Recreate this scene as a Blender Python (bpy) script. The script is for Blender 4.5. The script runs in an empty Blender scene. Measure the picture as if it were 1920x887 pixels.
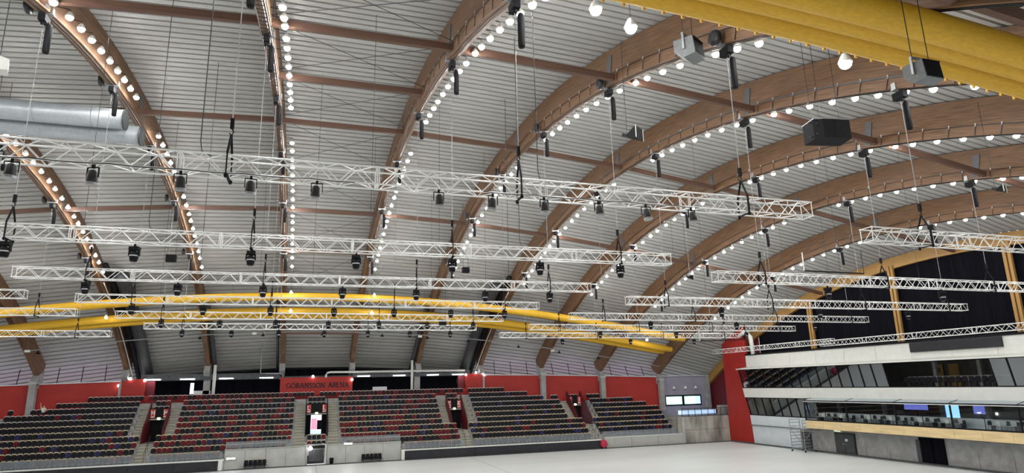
import bpy, bmesh, math, random
from mathutils import Vector, Matrix
random.seed(7)
sc = bpy.context.scene
C = sc.collection
R = math.radians

# ------------------------------------------------------------------ camera
H = 7.85
RGT = Vector((0.95076, -0.30908, -0.02278)).normalized()
FWD = Vector((0.30597, 0.92438, 0.22785)).normalized()
UPV = RGT.cross(FWD).normalized()
cam_d = bpy.data.cameras.new('camera'); cam = bpy.data.objects.new('camera', cam_d); C.objects.link(cam)
cam_d.sensor_width = 36.0; cam_d.lens = 1191.37 * 36.0 / 1920.0
cam_d.clip_start = 0.1; cam_d.clip_end = 500
cam.matrix_world = Matrix(((RGT.x, UPV.x, -FWD.x, 0), (RGT.y, UPV.y, -FWD.y, 0), (RGT.z, UPV.z, -FWD.z, H), (0, 0, 0, 1)))
sc.camera = cam

# ------------------------------------------------------------------ world, exposure
w = bpy.data.worlds.new('world'); sc.world = w; w.use_nodes = True
bg = w.node_tree.nodes['Background']
bg.inputs[0].default_value = (0.95, 0.97, 1.0, 1); bg.inputs[1].default_value = 0.65
sc.view_settings.view_transform = 'Standard'; sc.view_settings.look = 'None'
sc.view_settings.gamma = 1; sc.view_settings.use_curve_mapping = False
sc.view_settings.exposure = 0.38
sc.cycles.use_denoising = True
sc.cycles.max_bounces = 8; sc.cycles.diffuse_bounces = 4
LAMP_W = 185.0      # emission strength of one round arena lamp

# ------------------------------------------------------------------ materials
M = {}
def mat(name, col, rough=0.6, metal=0.0, var=0.10, scale=2.0, stretch=(1, 1, 1), bump=0.0, detail=4, spec=0.4, emis=None, estr=0.0, coord='Object', col2=None):
    m = bpy.data.materials.new(name); m.use_nodes = True; nt = m.node_tree; N = nt.nodes; L = nt.links
    b = N['Principled BSDF']
    b.inputs['Roughness'].default_value = rough; b.inputs['Metallic'].default_value = metal
    b.inputs['Specular IOR Level'].default_value = spec
    tc = N.new('ShaderNodeTexCoord'); mp = N.new('ShaderNodeMapping'); mp.inputs['Scale'].default_value = stretch
    nz = N.new('ShaderNodeTexNoise'); nz.inputs['Scale'].default_value = scale; nz.inputs['Detail'].default_value = detail
    rp = N.new('ShaderNodeValToRGB')
    c1 = [max(0, c * (1 - var)) for c in col]; c2 = [min(1, c * (1 + var)) for c in col] if col2 is None else list(col2)
    rp.color_ramp.elements[0].position = 0.3; rp.color_ramp.elements[1].position = 0.7
    rp.color_ramp.elements[0].color = (*c1, 1); rp.color_ramp.elements[1].color = (*c2, 1)
    L.new(tc.outputs[coord], mp.inputs[0]); L.new(mp.outputs[0], nz.inputs['Vector']); L.new(nz.outputs['Fac'], rp.inputs[0])
    L.new(rp.outputs[0], b.inputs['Base Color'])
    if bump:
        bp = N.new('ShaderNodeBump'); bp.inputs['Strength'].default_value = bump; bp.inputs['Distance'].default_value = 0.02
        L.new(nz.outputs['Fac'], bp.inputs['Height']); L.new(bp.outputs[0], b.inputs['Normal'])
    if emis:
        b.inputs['Emission Color'].default_value = (*emis, 1); b.inputs['Emission Strength'].default_value = estr
    M[name] = m
    return m
def glass(name, tint, refl=0.18, opac=0.0):
    m = bpy.data.materials.new(name); m.use_nodes = True; nt = m.node_tree; N = nt.nodes; L = nt.links
    N.remove(N['Principled BSDF']); out = N['Material Output']
    tr = N.new('ShaderNodeBsdfTransparent'); tr.inputs[0].default_value = (*tint, 1)
    gl = N.new('ShaderNodeBsdfGlossy'); gl.inputs['Roughness'].default_value = 0.02; gl.inputs[0].default_value = (0.9, 0.95, 1, 1)
    lw = N.new('ShaderNodeLayerWeight'); fr = N.new('ShaderNodeMath'); fr.operation = 'POWER'; fr.inputs[1].default_value = 4.0; L.new(lw.outputs['Facing'], fr.inputs[0])
    ad = N.new('ShaderNodeMath'); ad.operation = 'ADD'; ad.inputs[1].default_value = refl
    mx = N.new('ShaderNodeMixShader')
    L.new(fr.outputs[0], ad.inputs[0]); L.new(ad.outputs[0], mx.inputs[0]); L.new(tr.outputs[0], mx.inputs[1]); L.new(gl.outputs[0], mx.inputs[2])
    last = mx
    if opac:
        df = N.new('ShaderNodeBsdfDiffuse'); df.inputs[0].default_value = (0.6, 0.65, 0.68, 1)
        m2 = N.new('ShaderNodeMixShader'); m2.inputs[0].default_value = opac
        L.new(mx.outputs[0], m2.inputs[1]); L.new(df.outputs[0], m2.inputs[2]); last = m2
    L.new(last.outputs[0], out.inputs[0])
    M[name] = m
    return m
mat('deck', (0.45, 0.45, 0.435), rough=0.45, var=0.06, scale=1.2, stretch=(0.3, 1, 1), spec=0.3)
mat('wood', (0.172, 0.092, 0.046), rough=0.55, var=0.42, scale=3.0, stretch=(0.25, 5, 5), bump=0.05, coord='UV')
mat('gable_wood', (0.37, 0.205, 0.058), rough=0.5, var=0.15, scale=3.0, stretch=(0.25, 5, 5), coord='UV')
mat('purlin_wood', (0.125, 0.066, 0.045), rough=0.6, var=0.2, scale=4, stretch=(0.15, 4, 4))
mat('steel', (0.34, 0.35, 0.36), rough=0.45, metal=0.6, var=0.15, scale=6)
mat('plate', (0.13, 0.135, 0.14), rough=0.6, metal=0.3, var=0.15, scale=6)
mat('galv', (0.36, 0.39, 0.41), rough=0.4, metal=0.35, var=0.08, scale=5)
mat('alu', (0.80, 0.80, 0.785), rough=0.35, metal=0.35, var=0.05, scale=6)
mat('black', (0.006, 0.006, 0.008), rough=0.7, var=0.3, scale=8, spec=0.2)
mat('dark_metal', (0.03, 0.03, 0.034), rough=0.4, metal=0.3, var=0.3, scale=8)
mat('curtain', (0.006, 0.006, 0.009), rough=0.95, var=0.4, scale=2, stretch=(1, 4, 0.1), spec=0.05)
mat('grey_box', (0.16, 0.17, 0.175), rough=0.55, var=0.15, scale=8)
mat('yellow', (0.60, 0.345, 0.018), rough=0.55, var=0.10, scale=5, stretch=(1, 3, 3), bump=0.1)
mat('duct_dark', (0.075, 0.08, 0.085), rough=0.5, metal=0.4, var=0.2, scale=3)
mat('white_paint', (0.69, 0.70, 0.66), rough=0.55, var=0.04, scale=1.5)
mat('white_cool', (0.62, 0.67, 0.70), rough=0.55, var=0.05, scale=1.2)
mat('red_wall', (0.36, 0.022, 0.017), rough=0.6, var=0.08, scale=0.8)
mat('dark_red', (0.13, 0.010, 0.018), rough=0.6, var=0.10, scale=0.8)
mat('letter_dark', (0.022, 0.004, 0.005), rough=0.5, var=0.1)
mat('concrete', (0.33, 0.33, 0.325), rough=0.85, var=0.18, scale=1.6, bump=0.08, detail=8)
mat('concrete_light', (0.43, 0.44, 0.41), rough=0.85, var=0.09, scale=1.2, bump=0.05, detail=8)
mat('concrete_stain', (0.30, 0.295, 0.26), rough=0.85, var=0.5, scale=0.9, stretch=(1.2, 1, 0.35), bump=0.1, detail=10)
mat('step', (0.43, 0.415, 0.35), rough=0.85, var=0.12, scale=3)
mat('floor_ice', (0.76, 0.79, 0.78), rough=0.38, var=0.08, scale=0.12, stretch=(0.5, 1.2, 1), detail=10, spec=0.35)
mat('floor_edge', (0.07, 0.073, 0.078), rough=0.6, var=0.2, scale=2)
mat('seat_black', (0.011, 0.010, 0.014), rough=0.55, var=0.25, scale=3, spec=0.15)
mat('seat_red', (0.115, 0.010, 0.014), rough=0.55, var=0.18, scale=3, spec=0.15)
mat('seat_blue', (0.026, 0.025, 0.085), rough=0.55, var=0.2, scale=3, spec=0.15)
mat('seat_rim', (0.80, 0.66, 0.43), rough=0.45, var=0.1, scale=3)
mat('seat_rim_pale', (0.66, 0.62, 0.56), rough=0.45, var=0.1, scale=3)
mat('board', (0.02, 0.021, 0.026), rough=0.6, var=0.25, scale=1.5)
mat('plywood', (0.70, 0.54, 0.29), rough=0.6, var=0.14, scale=2.2, stretch=(1, 0.3, 2), detail=8)
mat('lavender', (0.33, 0.32, 0.40), rough=0.7, var=0.05, scale=1)
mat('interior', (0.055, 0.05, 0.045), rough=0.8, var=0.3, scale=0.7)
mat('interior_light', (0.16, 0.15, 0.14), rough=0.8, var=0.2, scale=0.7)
mat('wood_door', (0.55, 0.36, 0.12), rough=0.5, var=0.1, scale=3, stretch=(1, 1, 0.3))
mat('sign_red', (0.55, 0.05, 0.045), rough=0.5, var=0.05)
mat('sign_white', (0.85, 0.80, 0.78), rough=0.5, var=0.02)
mat('skin', (0.55, 0.34, 0.26), rough=0.5, var=0.05)
mat('hair', (0.05, 0.035, 0.025), rough=0.6, var=0.2)
mat('shirt', (0.66, 0.66, 0.62), rough=0.8, var=0.05)
mat('trousers', (0.03, 0.032, 0.04), rough=0.8, var=0.2)
mat('red_cover', (0.45, 0.02, 0.06), rough=0.45, var=0.2, scale=4)
mat('lamp_glow', (0.9, 0.9, 0.9), emis=(1.0, 0.99, 0.975), estr=LAMP_W)
mat('tube_glow', (0.9, 0.9, 0.9), emis=(0.92, 0.97, 1.0), estr=22.0)
mat('exit_glow', (0.7, 0.9, 0.5), emis=(0.85, 1.0, 0.55), estr=2.5)
mat('spot_glow', (0.9, 0.9, 0.9), emis=(1.0, 0.98, 0.95), estr=13.0)
mat('foyer_glow', (0.8, 0.8, 0.9), emis=(0.84, 0.78, 1.0), estr=1.25, var=0.02)
mat('foyer_pink', (0.6, 0.3, 0.4), emis=(0.80, 0.36, 0.52), estr=0.7)
mat('foyer_blue', (0.4, 0.6, 0.8), emis=(0.50, 0.78, 1.0), estr=1.1)
mat('window_cyan', (0.5, 0.9, 0.8), emis=(0.52, 1.0, 0.86), estr=1.15)
mat('screen_blue', (0.3, 0.6, 0.9), emis=(0.30, 0.62, 1.0), estr=1.3)
mat('screen_violet', (0.2, 0.2, 0.5), emis=(0.18, 0.22, 0.75), estr=0.7)
mat('counter_glow', (0.6, 0.7, 0.95), emis=(0.45, 0.62, 1.0), estr=0.9)
mat('lens', (0.02, 0.02, 0.03), rough=0.05, spec=0.8, var=0.1)
mat('lens_pale', (0.45, 0.46, 0.48), rough=0.15, spec=0.8, var=0.1)
glass('glass_dark', (0.55, 0.57, 0.58), refl=0.20)
glass('glass_clear', (0.86, 0.88, 0.88), refl=0.05)
glass('glass_rail', (0.80, 0.82, 0.84), refl=0.02, opac=0.16)
glass('glass_canopy', (0.80, 0.84, 0.84), refl=0.04, opac=0.28)
mat('purple_glow', (0.5, 0.3, 0.8), emis=(0.55, 0.22, 0.95), estr=5.0)

# ------------------------------------------------------------------ mesh helpers
class MB:
    def __init__(s): s.v = []; s.f = []; s.m = []; s.uv = {}
    def add(s, vs, fs, mi=0):
        o = len(s.v); s.v += [tuple(p) for p in vs]; s.f += [tuple(i + o for i in f) for f in fs]; s.m += [mi] * len(fs)
        return s
    def box(s, x0, x1, y0, y1, z0, z1, mi=0, rot=None, piv=None):
        vs = [Vector((x, y, z)) for z in (z0, z1) for y in (y0, y1) for x in (x0, x1)]
        if rot is not None:
            pv = Vector(piv) if piv else Vector(((x0 + x1) / 2, (y0 + y1) / 2, (z0 + z1) / 2))
            vs = [rot @ (p - pv) + pv for p in vs]
        return s.add(vs, [(0, 2, 3, 1), (4, 5, 7, 6), (0, 1, 5, 4), (2, 6, 7, 3), (0, 4, 6, 2), (1, 3, 7, 5)], mi)
    def tube(s, pts, r, n=6, mi=0, cap=True):
        pts = [Vector(p) for p in pts]; vs = []; fs = []
        rs = r if isinstance(r, (list, tuple)) else [r] * len(pts)
        for i, p in enumerate(pts):
            t = (pts[min(i + 1, len(pts) - 1)] - pts[max(i - 1, 0)]).normalized()
            a = Vector((0, 0, 1)) if abs(t.z) < 0.9 else Vector((1, 0, 0))
            u = t.cross(a).normalized(); q = u.cross(t)
            for k in range(n):
                an = 2 * math.pi * k / n; vs.append(p + (u * math.cos(an) + q * math.sin(an)) * rs[i])
        for i in range(len(pts) - 1):
            for k in range(n):
                k2 = (k + 1) % n; fs.append((i * n + k, i * n + k2, (i + 1) * n + k2, (i + 1) * n + k))
        if cap:
            fs.append(tuple(range(n - 1, -1, -1))); fs.append(tuple((len(pts) - 1) * n + k for k in range(n)))
        return s.add(vs, fs, mi)
    def lathe(s, prof, n=12, mi=0, o=(0, 0, 0)):
        vs = []; fs = []
        for (r, z) in prof:
            for k in range(n):
                an = 2 * math.pi * k / n; vs.append((o[0] + r * math.cos(an), o[1] + r * math.sin(an), o[2] + z))
        for i in range(len(prof) - 1):
            for k in range(n):
                k2 = (k + 1) % n; fs.append((i * n + k, i * n + k2, (i + 1) * n + k2, (i + 1) * n + k))
        fs.append(tuple(range(n - 1, -1, -1))); fs.append(tuple((len(prof) - 1) * n + k for k in range(n)))
        return s.add(vs, fs, mi)
    def bar(s, a, b, w, h, mi=0, up=(0, 0, 1)):
        a = Vector(a); b = Vector(b); t = (b - a).normalized(); u = t.cross(Vector(up))
        if u.length < 1e-4: u = t.cross(Vector((1, 0, 0)))
        u.normalize(); q = u.cross(t)
        vs = [p + u * sx * w / 2 + q * sz * h / 2 for p in (a, b) for sx, sz in ((-1, -1), (1, -1), (1, 1), (-1, 1))]
        return s.add(vs, [(0, 1, 2, 3), (7, 6, 5, 4), (0, 4, 5, 1), (1, 5, 6, 2), (2, 6, 7, 3), (3, 7, 4, 0)], mi)
    def prism(s, poly, axis, a0, a1, mi=0):
        def P(p, a): return (a, p[0], p[1]) if axis == 'x' else ((p[0], a, p[1]) if axis == 'y' else (p[0], p[1], a))
        n = len(poly); vs = [P(p, a0) for p in poly] + [P(p, a1) for p in poly]
        fs = [tuple(range(n)), tuple(range(2 * n - 1, n - 1, -1))] + [(i, i + n, (i + 1) % n + n, (i + 1) % n) for i in range(n)]
        return s.add(vs, fs, mi)
    def mesh(s, name, mats, smooth=False, uv=None):
        me = bpy.data.meshes.new(name); me.from_pydata(s.v, [], s.f)
        for m in (mats if isinstance(mats, (list, tuple)) else [mats]): me.materials.append(M[m])
        me.polygons.foreach_set('material_index', s.m)
        if smooth: me.polygons.foreach_set('use_smooth', [True] * len(s.f))
        if uv:
            ul = me.uv_layers.new(name='UVMap')
            for lp in me.loops: ul.data[lp.index].uv = uv[lp.vertex_index]
        bm = bmesh.new(); bm.from_mesh(me); bmesh.ops.recalc_face_normals(bm, faces=bm.faces); bm.to_mesh(me); bm.free()
        me.update(); return me
    def build(s, name, mats, parent=None, smooth=False, loc=None, uv=None):
        return obj(name, s.mesh(name, mats, smooth, uv), parent, loc)
def obj(name, me, parent=None, loc=None, rot=None, scale=None):
    o = bpy.data.objects.new(name, me); C.objects.link(o)
    if parent is not None: o.parent = parent
    if loc is not None: o.location = loc
    if rot is not None: o.rotation_euler = rot
    if scale is not None: o.scale = scale
    return o
def tag(o, label, cat, group=None):
    o['label'] = label; o['category'] = cat
    if group: o['group'] = group
    return o
def thing(name, label, cat, loc=(0, 0, 0), group=None, rz=0):
    o = bpy.data.objects.new(name, None); C.objects.link(o); o.location = loc; o.rotation_euler = (0, 0, rz)
    o.empty_display_size = 0.2
    return tag(o, label, cat, group)
def struct(o): o['kind'] = 'structure'; return o
def stuff(o): o['kind'] = 'stuff'; return o
def copy_tree(o, parent=None):
    c = o.copy(); C.objects.link(c); c.parent = parent
    for ch in list(o.children): copy_tree(ch, c)
    return c

# ------------------------------------------------------------------ shape of the hall
DX = 8.4; X3 = -2.1627; XM = X3 + DX / 2; YC = 42.584
AD = 1.85; AW = 0.5
def ax(k): return X3 + (k - 3) * DX
def za(X, Y):
    t = Y - YC; x = X - XM
    return 24.96027 - 0.007049 * t * t - 0.035067e-5 * t ** 4 - 0.002721 * x * x + 2.06609e-7 * x ** 4
def nrm(X, Y):
    d = (za(X, Y + 0.05) - za(X, Y - 0.05)) / 0.1
    return Vector((0, -d, 1)).normalized()
def yw(X): s = X - XM; return 85.4 - 0.00185 * s * s
ONES = ['', 'first', 'second', 'third', 'fourth', 'fifth', 'sixth', 'seventh', 'eighth', 'ninth', 'tenth', 'eleventh', 'twelfth', 'thirteenth', 'fourteenth', 'fifteenth', 'sixteenth', 'seventeenth', 'eighteenth', 'nineteenth']
def nth(n):
    if n < 20: return ONES[n]
    t_ = {2: 'twenty', 3: 'thirty', 4: 'forty'}[n // 10]
    return t_ + '-' + ONES[n % 10] if n % 10 else t_[:-1] + 'ieth'
ORD = ['leftmost', 'second', 'third', 'fourth', 'fifth', 'sixth', 'seventh', 'eighth', 'ninth', 'tenth']
ARCHES = list(range(0, 10))
ROWY = [18.07, 27.58, 37.08, 46.59, 56.10, 65.61]
ROWN = ['nearest', 'second nearest', 'third nearest', 'fourth nearest', 'fifth nearest', 'farthest']
ZB = 13.85; ZC = 13.08

# ================================================================== STRUCTURE
fl = MB(); fl.box(-70, 54.9, -8, 75.4, -0.2, 0)
floor = struct(fl.build('floor', 'floor_ice'))
for xj in (2.0, 18.8):
    MB().box(xj - 0.03, xj + 0.03, 10, 74.2, 0.0, 0.004).build('floor_joint', 'concrete_light', floor)
fe = MB(); fe.box(-70, 54.7, 74.25, 74.95, 0, 0.05)
struct(fe.build('trim_1', 'floor_edge'))
fe = MB(); fe.box(54.1, 54.45, 20, 74.2, 0, 0.14)
struct(fe.build('trim_2', 'floor_edge'))

# roof deck: one ribbed sheet per bay between two arches
ceil = bpy.data.objects.new('ceiling', None); C.objects.link(ceil); struct(ceil)
def deck_nodes(X, off):
    out = []; y = 1.5; arc = 0.0; PITCH = 0.67
    prof = [(0.0, 0.0), (0.12, 0.0), (0.135, 0.02), (0.155, 0.02), (0.17, 0.0), (0.27, 0.0), (0.285, 0.02), (0.305, 0.02), (0.32, 0.0), (0.445, 0.0), (0.435, 0.5), (0.665, 0.5)]
    base = 0.0
    # parametrise by arc length
    ys = [1.5]; ss = [0.0]
    while ys[-1] < 92:
        y0 = ys[-1]; dy = 0.1
        ss.append(ss[-1] + math.hypot(dy, za(0, y0 + dy) - za(0, y0))); ys.append(y0 + dy)
    j = 0; n = int(ss[-1] / PITCH)
    for i in range(n):
        for (du, h) in prof:
            s_ = i * PITCH + du
            while j < len(ss) - 2 and ss[j + 1] < s_: j += 1
            f = (s_ - ss[j]) / (ss[j + 1] - ss[j]); Y = ys[j] + f * (ys[j + 1] - ys[j])
            nv = nrm(X, Y); P = Vector((X, Y, za(X, Y))) + nv * (off + h); out.append(P)
    return out
for k in range(-3, 10):
    a = deck_nodes(ax(k), AD + 0.03); b = deck_nodes(ax(k + 1), (1.13 if k == 9 else AD + 0.03))
    if k == 9: b = [p + Vector((0.3, 0, 0)) for p in b]
    mb = MB(); n = len(a); mb.add(a + b, [(i, i + 1, n + i + 1, n + i) for i in range(n - 1)])
    mb.build('roof_sheet', 'deck', ceil)
# ================================================================== ARCHES
def arch_strip(k, X, y0, y1, w, depth, m, parent, name='beam', step=1.0):
    n = int((y1 - y0) / step); vs = []; uv = []; arc = 0; prev = None
    for i in range(n + 1):
        Y = y0 + (y1 - y0) * i / n; p = Vector((X, Y, za(X, Y))); nv = nrm(X, Y)
        if prev is not None: arc += (p - prev).length
        prev = p
        for (sx, d) in ((-1, 0), (1, 0), (1, depth), (-1, depth)):
            vs.append(p + Vector((sx * w / 2, 0, 0)) + nv * d)
        uv += [(arc, k * 3.1), (arc, k * 3.1 + 0.25), (arc, k * 3.1 + 1), (arc, k * 3.1 + 2.1)]
    fs = []
    for i in range(n):
        for q in range(4):
            q2 = (q + 1) % 4; fs.append((i * 4 + q, i * 4 + q2, i * 4 + 4 + q2, i * 4 + 4 + q))
    fs += [(3, 2, 1, 0), (n * 4, n * 4 + 1, n * 4 + 2, n * 4 + 3)]
    mb = MB(); mb.add(vs, fs)
    return mb.build(name, m, parent, uv=uv)
clip_me = None
plate_me = MB().box(-0.04, 0.0, -0.22, 0.22, 0.1, 1.5).mesh('connector_plate', 'plate')
cm = MB(); cm.box(-0.035, -0.015, -0.012, 0.012, 0.0, 0.45); cm.box(-0.06, -0.02, -0.025, 0.025, 0.45, 0.60, 1)
clip_me = cm.mesh('cable_clip', ['dark_metal', 'white_paint'])
LAMPY = [15.6, 17.2, 18.4, 19.7, 20.9, 22.2, 23.6, 25.0, 26.1, 27.8, 29.2, 30.6, 32.0, 33.4, 34.8, 36.1, 37.4, 38.7,
         44.9, 46.4, 48.0, 49.4, 50.9, 52.5, 53.8, 55.4, 56.9, 58.5, 59.7, 61.1, 62.4, 63.8, 65.2, 66.4, 68.0]
arch_roots = {}
for k in ARCHES:
    X = ax(k)
    t = thing('glulam_arch', 'brown laminated timber roof arch, %s arch from the left' % ORD[k], 'roof arch', (0, 0, 0), 'timber roof arches')
    arch_roots[k] = t
    arch_strip(k, X, 3.0, yw(X) + 0.2, AW, AD, 'wood', t)
    # thin cables running along the soffit
    for dx in (-0.06, 0.09):
        mb = MB(); mb.tube([(X + dx, y, za(X, y) - 0.02) for y in [6 + 1.0 * i for i in range(74)]], 0.016, 4); mb.build('soffit_cable', 'dark_metal', t)
    if k >= 5 or k == 4:
        mb = MB(); pts = []
        for i in range(60):
            y = 8 + i * 1.0; p = Vector((X - AW / 2 - 0.05, y, za(X, y))) + nrm(X, y) * 0.5; pts.append(p)
        mb.tube(pts, 0.018 if k != 6 else 0.04, 5); mb.build('cable_conduit', 'dark_metal' if k != 6 else 'plate', t)
        for y in LAMPY:
            if y < 47: 
                nv = nrm(X, y); o = obj('cable_clip', clip_me, t, Vector((X - AW / 2, y, za(X, y))) + nv * 0.0)
                o.rotation_euler = (math.atan2(-nv.y, nv.z), 0, 0)
    for y in (27.0, 42.0, 57.4):
        nv = nrm(X, y)
        for sx in (-1, 1):
            o = obj('connector_plate', plate_me, t, Vector((X + sx * (AW / 2 + (0.0 if sx < 0 else 0.04)), y, za(X, y))))
            o.rotation_euler = (math.atan2(-nv.y, nv.z), 0, 0)
    # steel foot shoe
    y = yw(X); z = za(X, y)
    mb = MB(); mb.prism([(y - 1.1, z - 0.55), (y + 0.9, z - 1.6), (y + 0.9, z + 0.8), (y - 0.3, z + 0.4)], 'x', X - 0.33, X + 0.33); mb.build('foot_shoe', 'concrete', t)
    if k == 3:
        mb = MB()
        for dx in (-0.2, 0.2): mb.tube([(X + dx, y, za(X, y) - 0.06) for y in [10 + 1.0 * i for i in range(40)]], 0.018, 4)
        for i in range(80):
            y = 10 + i * 0.5; mb.bar((X - 0.2, y, za(X, y) - 0.06), (X + 0.2, y, za(X, y) - 0.06), 0.03, 0.02)
        o = mb.build('cable_tray', 'dark_metal', t)
# gable arch with posts
XG = ax(10)
t = thing('gable_arch', 'golden timber gable arch above the black end wall', 'roof arch')
arch_strip(10, XG, 6.0, 82.5, 0.45, 1.1, 'gable_wood', t)
for i, y in enumerate((25.6, 37.1, 48.5, 60.05)):
    t = thing('gable_post', '%s golden timber post standing against the black end wall' % ['rightmost', 'second from right', 'third from right', 'leftmost'][i], 'post', (XG - 0.25, y, 10.6), 'gable posts')
    for dy in (-0.2, 0.2):
        MB().box(-0.12, 0.12, dy - 0.13, dy + 0.13, 0, za(XG, y) - 10.6 + 0.3).build('post_half', 'gable_wood', t)
    MB().box(-0.16, 0.1, -0.4, 0.4, 0.25, 0.5).build('base_bracket', 'steel', t)
mb = MB(); ys = [6 + 2 * i for i in range(33)]
for a, b in zip(ys, ys[1:]):
    mb.add([(XG + 0.3, a, 10.4), (XG + 0.3, b, 10.4), (XG + 0.3, b, za(XG, b) + 1.0), (XG + 0.3, a, za(XG, a) + 1.0)], [(0, 1, 2, 3)])
struct(mb.build('wall_gable', 'curtain'))
mb = MB(); ys = [70 + 1.0 * i for i in range(13)]
for a, b in zip(ys, ys[1:]):
    mb.add([(XG + 0.25, a, 0), (XG + 0.25, b, 0), (XG + 0.25, b, za(XG, b) + 1.0), (XG + 0.25, a, za(XG, a) + 1.0)], [(0, 1, 2, 3)])
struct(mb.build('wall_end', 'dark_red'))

# ================================================================== PURLINS
def purlin(y, k0, k1, label, h=0.34, wd=0.2):
    t = thing('purlin_line', label, 'roof beam', (0, 0, 0), 'timber purlins')
    for k in range(k0, k1):
        a = Vector((ax(k) + AW / 2, y, za(ax(k), y) + 0.25)); b = Vector((ax(k + 1) - AW / 2, y, za(ax(k + 1), y) + 0.25))
        if k == 9: b.x = XG - 0.2
        MB().bar(a, b, wd, h).build('purlin', 'purlin_wood', t)
purlin(9.5, 3, 9, 'brown timber purlin above the near yellow tubes at top right')
purlin(26.4, 0, 10, 'brown timber purlin line crossing the arches nearest the camera')
purlin(41.6, 0, 10, 'brown timber purlin line crossing the arches at mid roof, below the silver ducts end')
purlin(57.8, -1, 10, 'brown timber purlin line crossing the far half of the roof')
purlin(34.15, 3, 4, 'short brown purlin above the nearest truss between the two central arches')
purlin(65.5, 3, 4, 'short brown purlin just below the second truss between the two central arches')
purlin(80.2, 3, 4, 'short brown purlin low down between the two central arches above the arena sign')
ybr = [18.6, 26.4, 34.15, 41.6, 49.7, 57.8, 65.5, 72.8, 80.2]
nb = ['first', 'second', 'third', 'fourth', 'fifth', 'sixth', 'seventh', 'eighth']
for i in range(8):
    t = thing('cross_brace', 'thin crossed steel bracing rods between the central arches, %s cross from the top' % nb[i], 'bracing rods', (0, 0, 0), 'roof cross braces')
    y0, y1 = ybr[i] + 0.4, ybr[i + 1] - 0.4; xa = ax(3) + 0.25; xb = ax(4) - 0.25
    for (ya, yb) in ((y0, y1), (y1, y0)):
        MB().tube([(xa, ya, za(xa, ya) + 0.45), (xb, yb, za(xb, yb) + 0.45)], 0.015, 5).build('rod', 'dark_metal', t)

# ================================================================== LAMPS
lamp_proto = None
lens_me = None
mb = MB(); mb.lathe([(0.142, 0.0), (0.136, -0.05), (0.105, -0.105), (0.055, -0.138), (0.012, -0.146)], 12); lens_me = mb.mesh('lens', 'lamp_glow', True)
mb = MB(); mb.lathe([(0.152, -0.01), (0.168, 0.02), (0.15, 0.06), (0.09, 0.18), (0.045, 0.24)], 12); hous_me = mb.mesh('housing', 'white_paint', True)
mb = MB(); mb.tube([(0, 0, 0.22), (0, 0, 0.34), (-0.56, 0, 0.40)], 0.018, 5); arm_me = mb.mesh('bracket', 'dark_metal')
for k in ARCHES:
    for li, y in enumerate(LAMPY):
        X = ax(k) + 0.8
        t = thing('arena_lamp', 'round glowing arena lamp along the %s arch, %s lamp up from the stand' % (ORD[k], nth(len(LAMPY) - li)), 'lamp', (X, y, za(ax(k), y) + 0.05), 'arena lamps along the %s arch' % ORD[k])
        obj('lens', lens_me, t); obj('housing', hous_me, t); obj('bracket', arm_me, t)
mb = MB(); mb.tube([(0, 0, 0.22), (0, 0, 3.0)], 0.012, 5); wire_me = mb.mesh('wire', 'dark_metal')
for (p, lb) in (((9.1, 17.68, 20.45), 'large round glowing pendant lamp at the top edge, left of the other pendant'), ((10.29, 17.45, 19.81), 'large round glowing pendant lamp on a wire above the sixth arch'), ((17.41, 15.43, 18.45), 'large round glowing pendant lamp just below the yellow tubes')):
    t = thing('pendant_lamp', lb, 'lamp', p, 'pendant lamps by the yellow tubes')
    obj('lens', lens_me, t, scale=(1.45, 1.45, 1.45)); obj('housing', hous_me, t, scale=(1.45, 1.45, 1.45)); obj('wire', wire_me, t)
for (k, y, z) in ((3, 69.6, 17.64), (4, 69.6, 17.53), (3, 71.6, 15.98), (4, 71.6, 15.91), (1, 71.6, 15.13), (8, 71.6, 12.98)):
    t = thing('pendant_lamp', 'round glowing lamp hanging by the far yellow tubes, %s one below the %s arch' % ('upper' if y < 70 else 'lower', ORD[k]), 'lamp', (ax(k) + 0.85, y - 1.0, z), 'pendant lamps by the far yellow tubes')
    obj('lens', lens_me, t); obj('housing', hous_me, t); MB().tube([(0, 0, 0.22), (0, 0, za(ax(k), y) - z + 1.9)], 0.012, 5).build('wire', 'dark_metal', t)
# ================================================================== TRUSSES
TS = 0.52; NSEC = 6
def tube_me(name, a, b, r, m, n=6): return MB().tube([a, b], r, n).mesh(name, m)
truss_cache = {}
def truss_parts(L):
    key = round(L, 2)
    if key in truss_cache: return truss_cache[key]
    h = TS / 2; mb = MB()
    for sy in (-1, 1):
        for sz in (-1, 1): mb.tube([(0, sy * h, sz * h), (L, sy * h, sz * h)], 0.027, 6)
    for x in (0.03, L - 0.03):
        for a, b in (((-h, -h), (h, -h)), ((h, -h), (h, h)), ((h, h), (-h, h)), ((-h, h), (-h, -h))):
            mb.tube([(x, a[0], a[1]), (x, b[0], b[1])], 0.018, 5)
    sec = mb.mesh('truss_section', 'alu', False)
    n = 10; d = (L - 0.2) / n; braces = []
    for face in range(4):
        for i in range(n):
            xa = 0.1 + i * d; xb = xa + d; up = (i % 2 == 0)
            za_, zb_ = (-h, h) if up else (h, -h)
            if face == 0: a, b = (xa, -h, za_), (xb, -h, zb_)
            elif face == 1: a, b = (xa, h, za_), (xb, h, zb_)
            elif face == 2: a, b = (xa, za_, h), (xb, zb_, h)
            else: a, b = (xa, zb_, -h), (xb, za_, -h)
            braces.append((a, b))
    single = {}
    for (a, b) in braces:
        dv = tuple(round(q - p, 4) for p, q in zip(a, b))
        if dv not in single: single[dv] = tube_me('brace', (0, 0, 0), dv, 0.0165, 'alu', 5)
    mb = MB()
    for (a, b) in braces: mb.tube([a, b], 0.0165, 4)
    joined = mb.mesh('bracing', 'alu')
    truss_cache[key] = (sec, braces, single, joined)
    return truss_cache[key]
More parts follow.
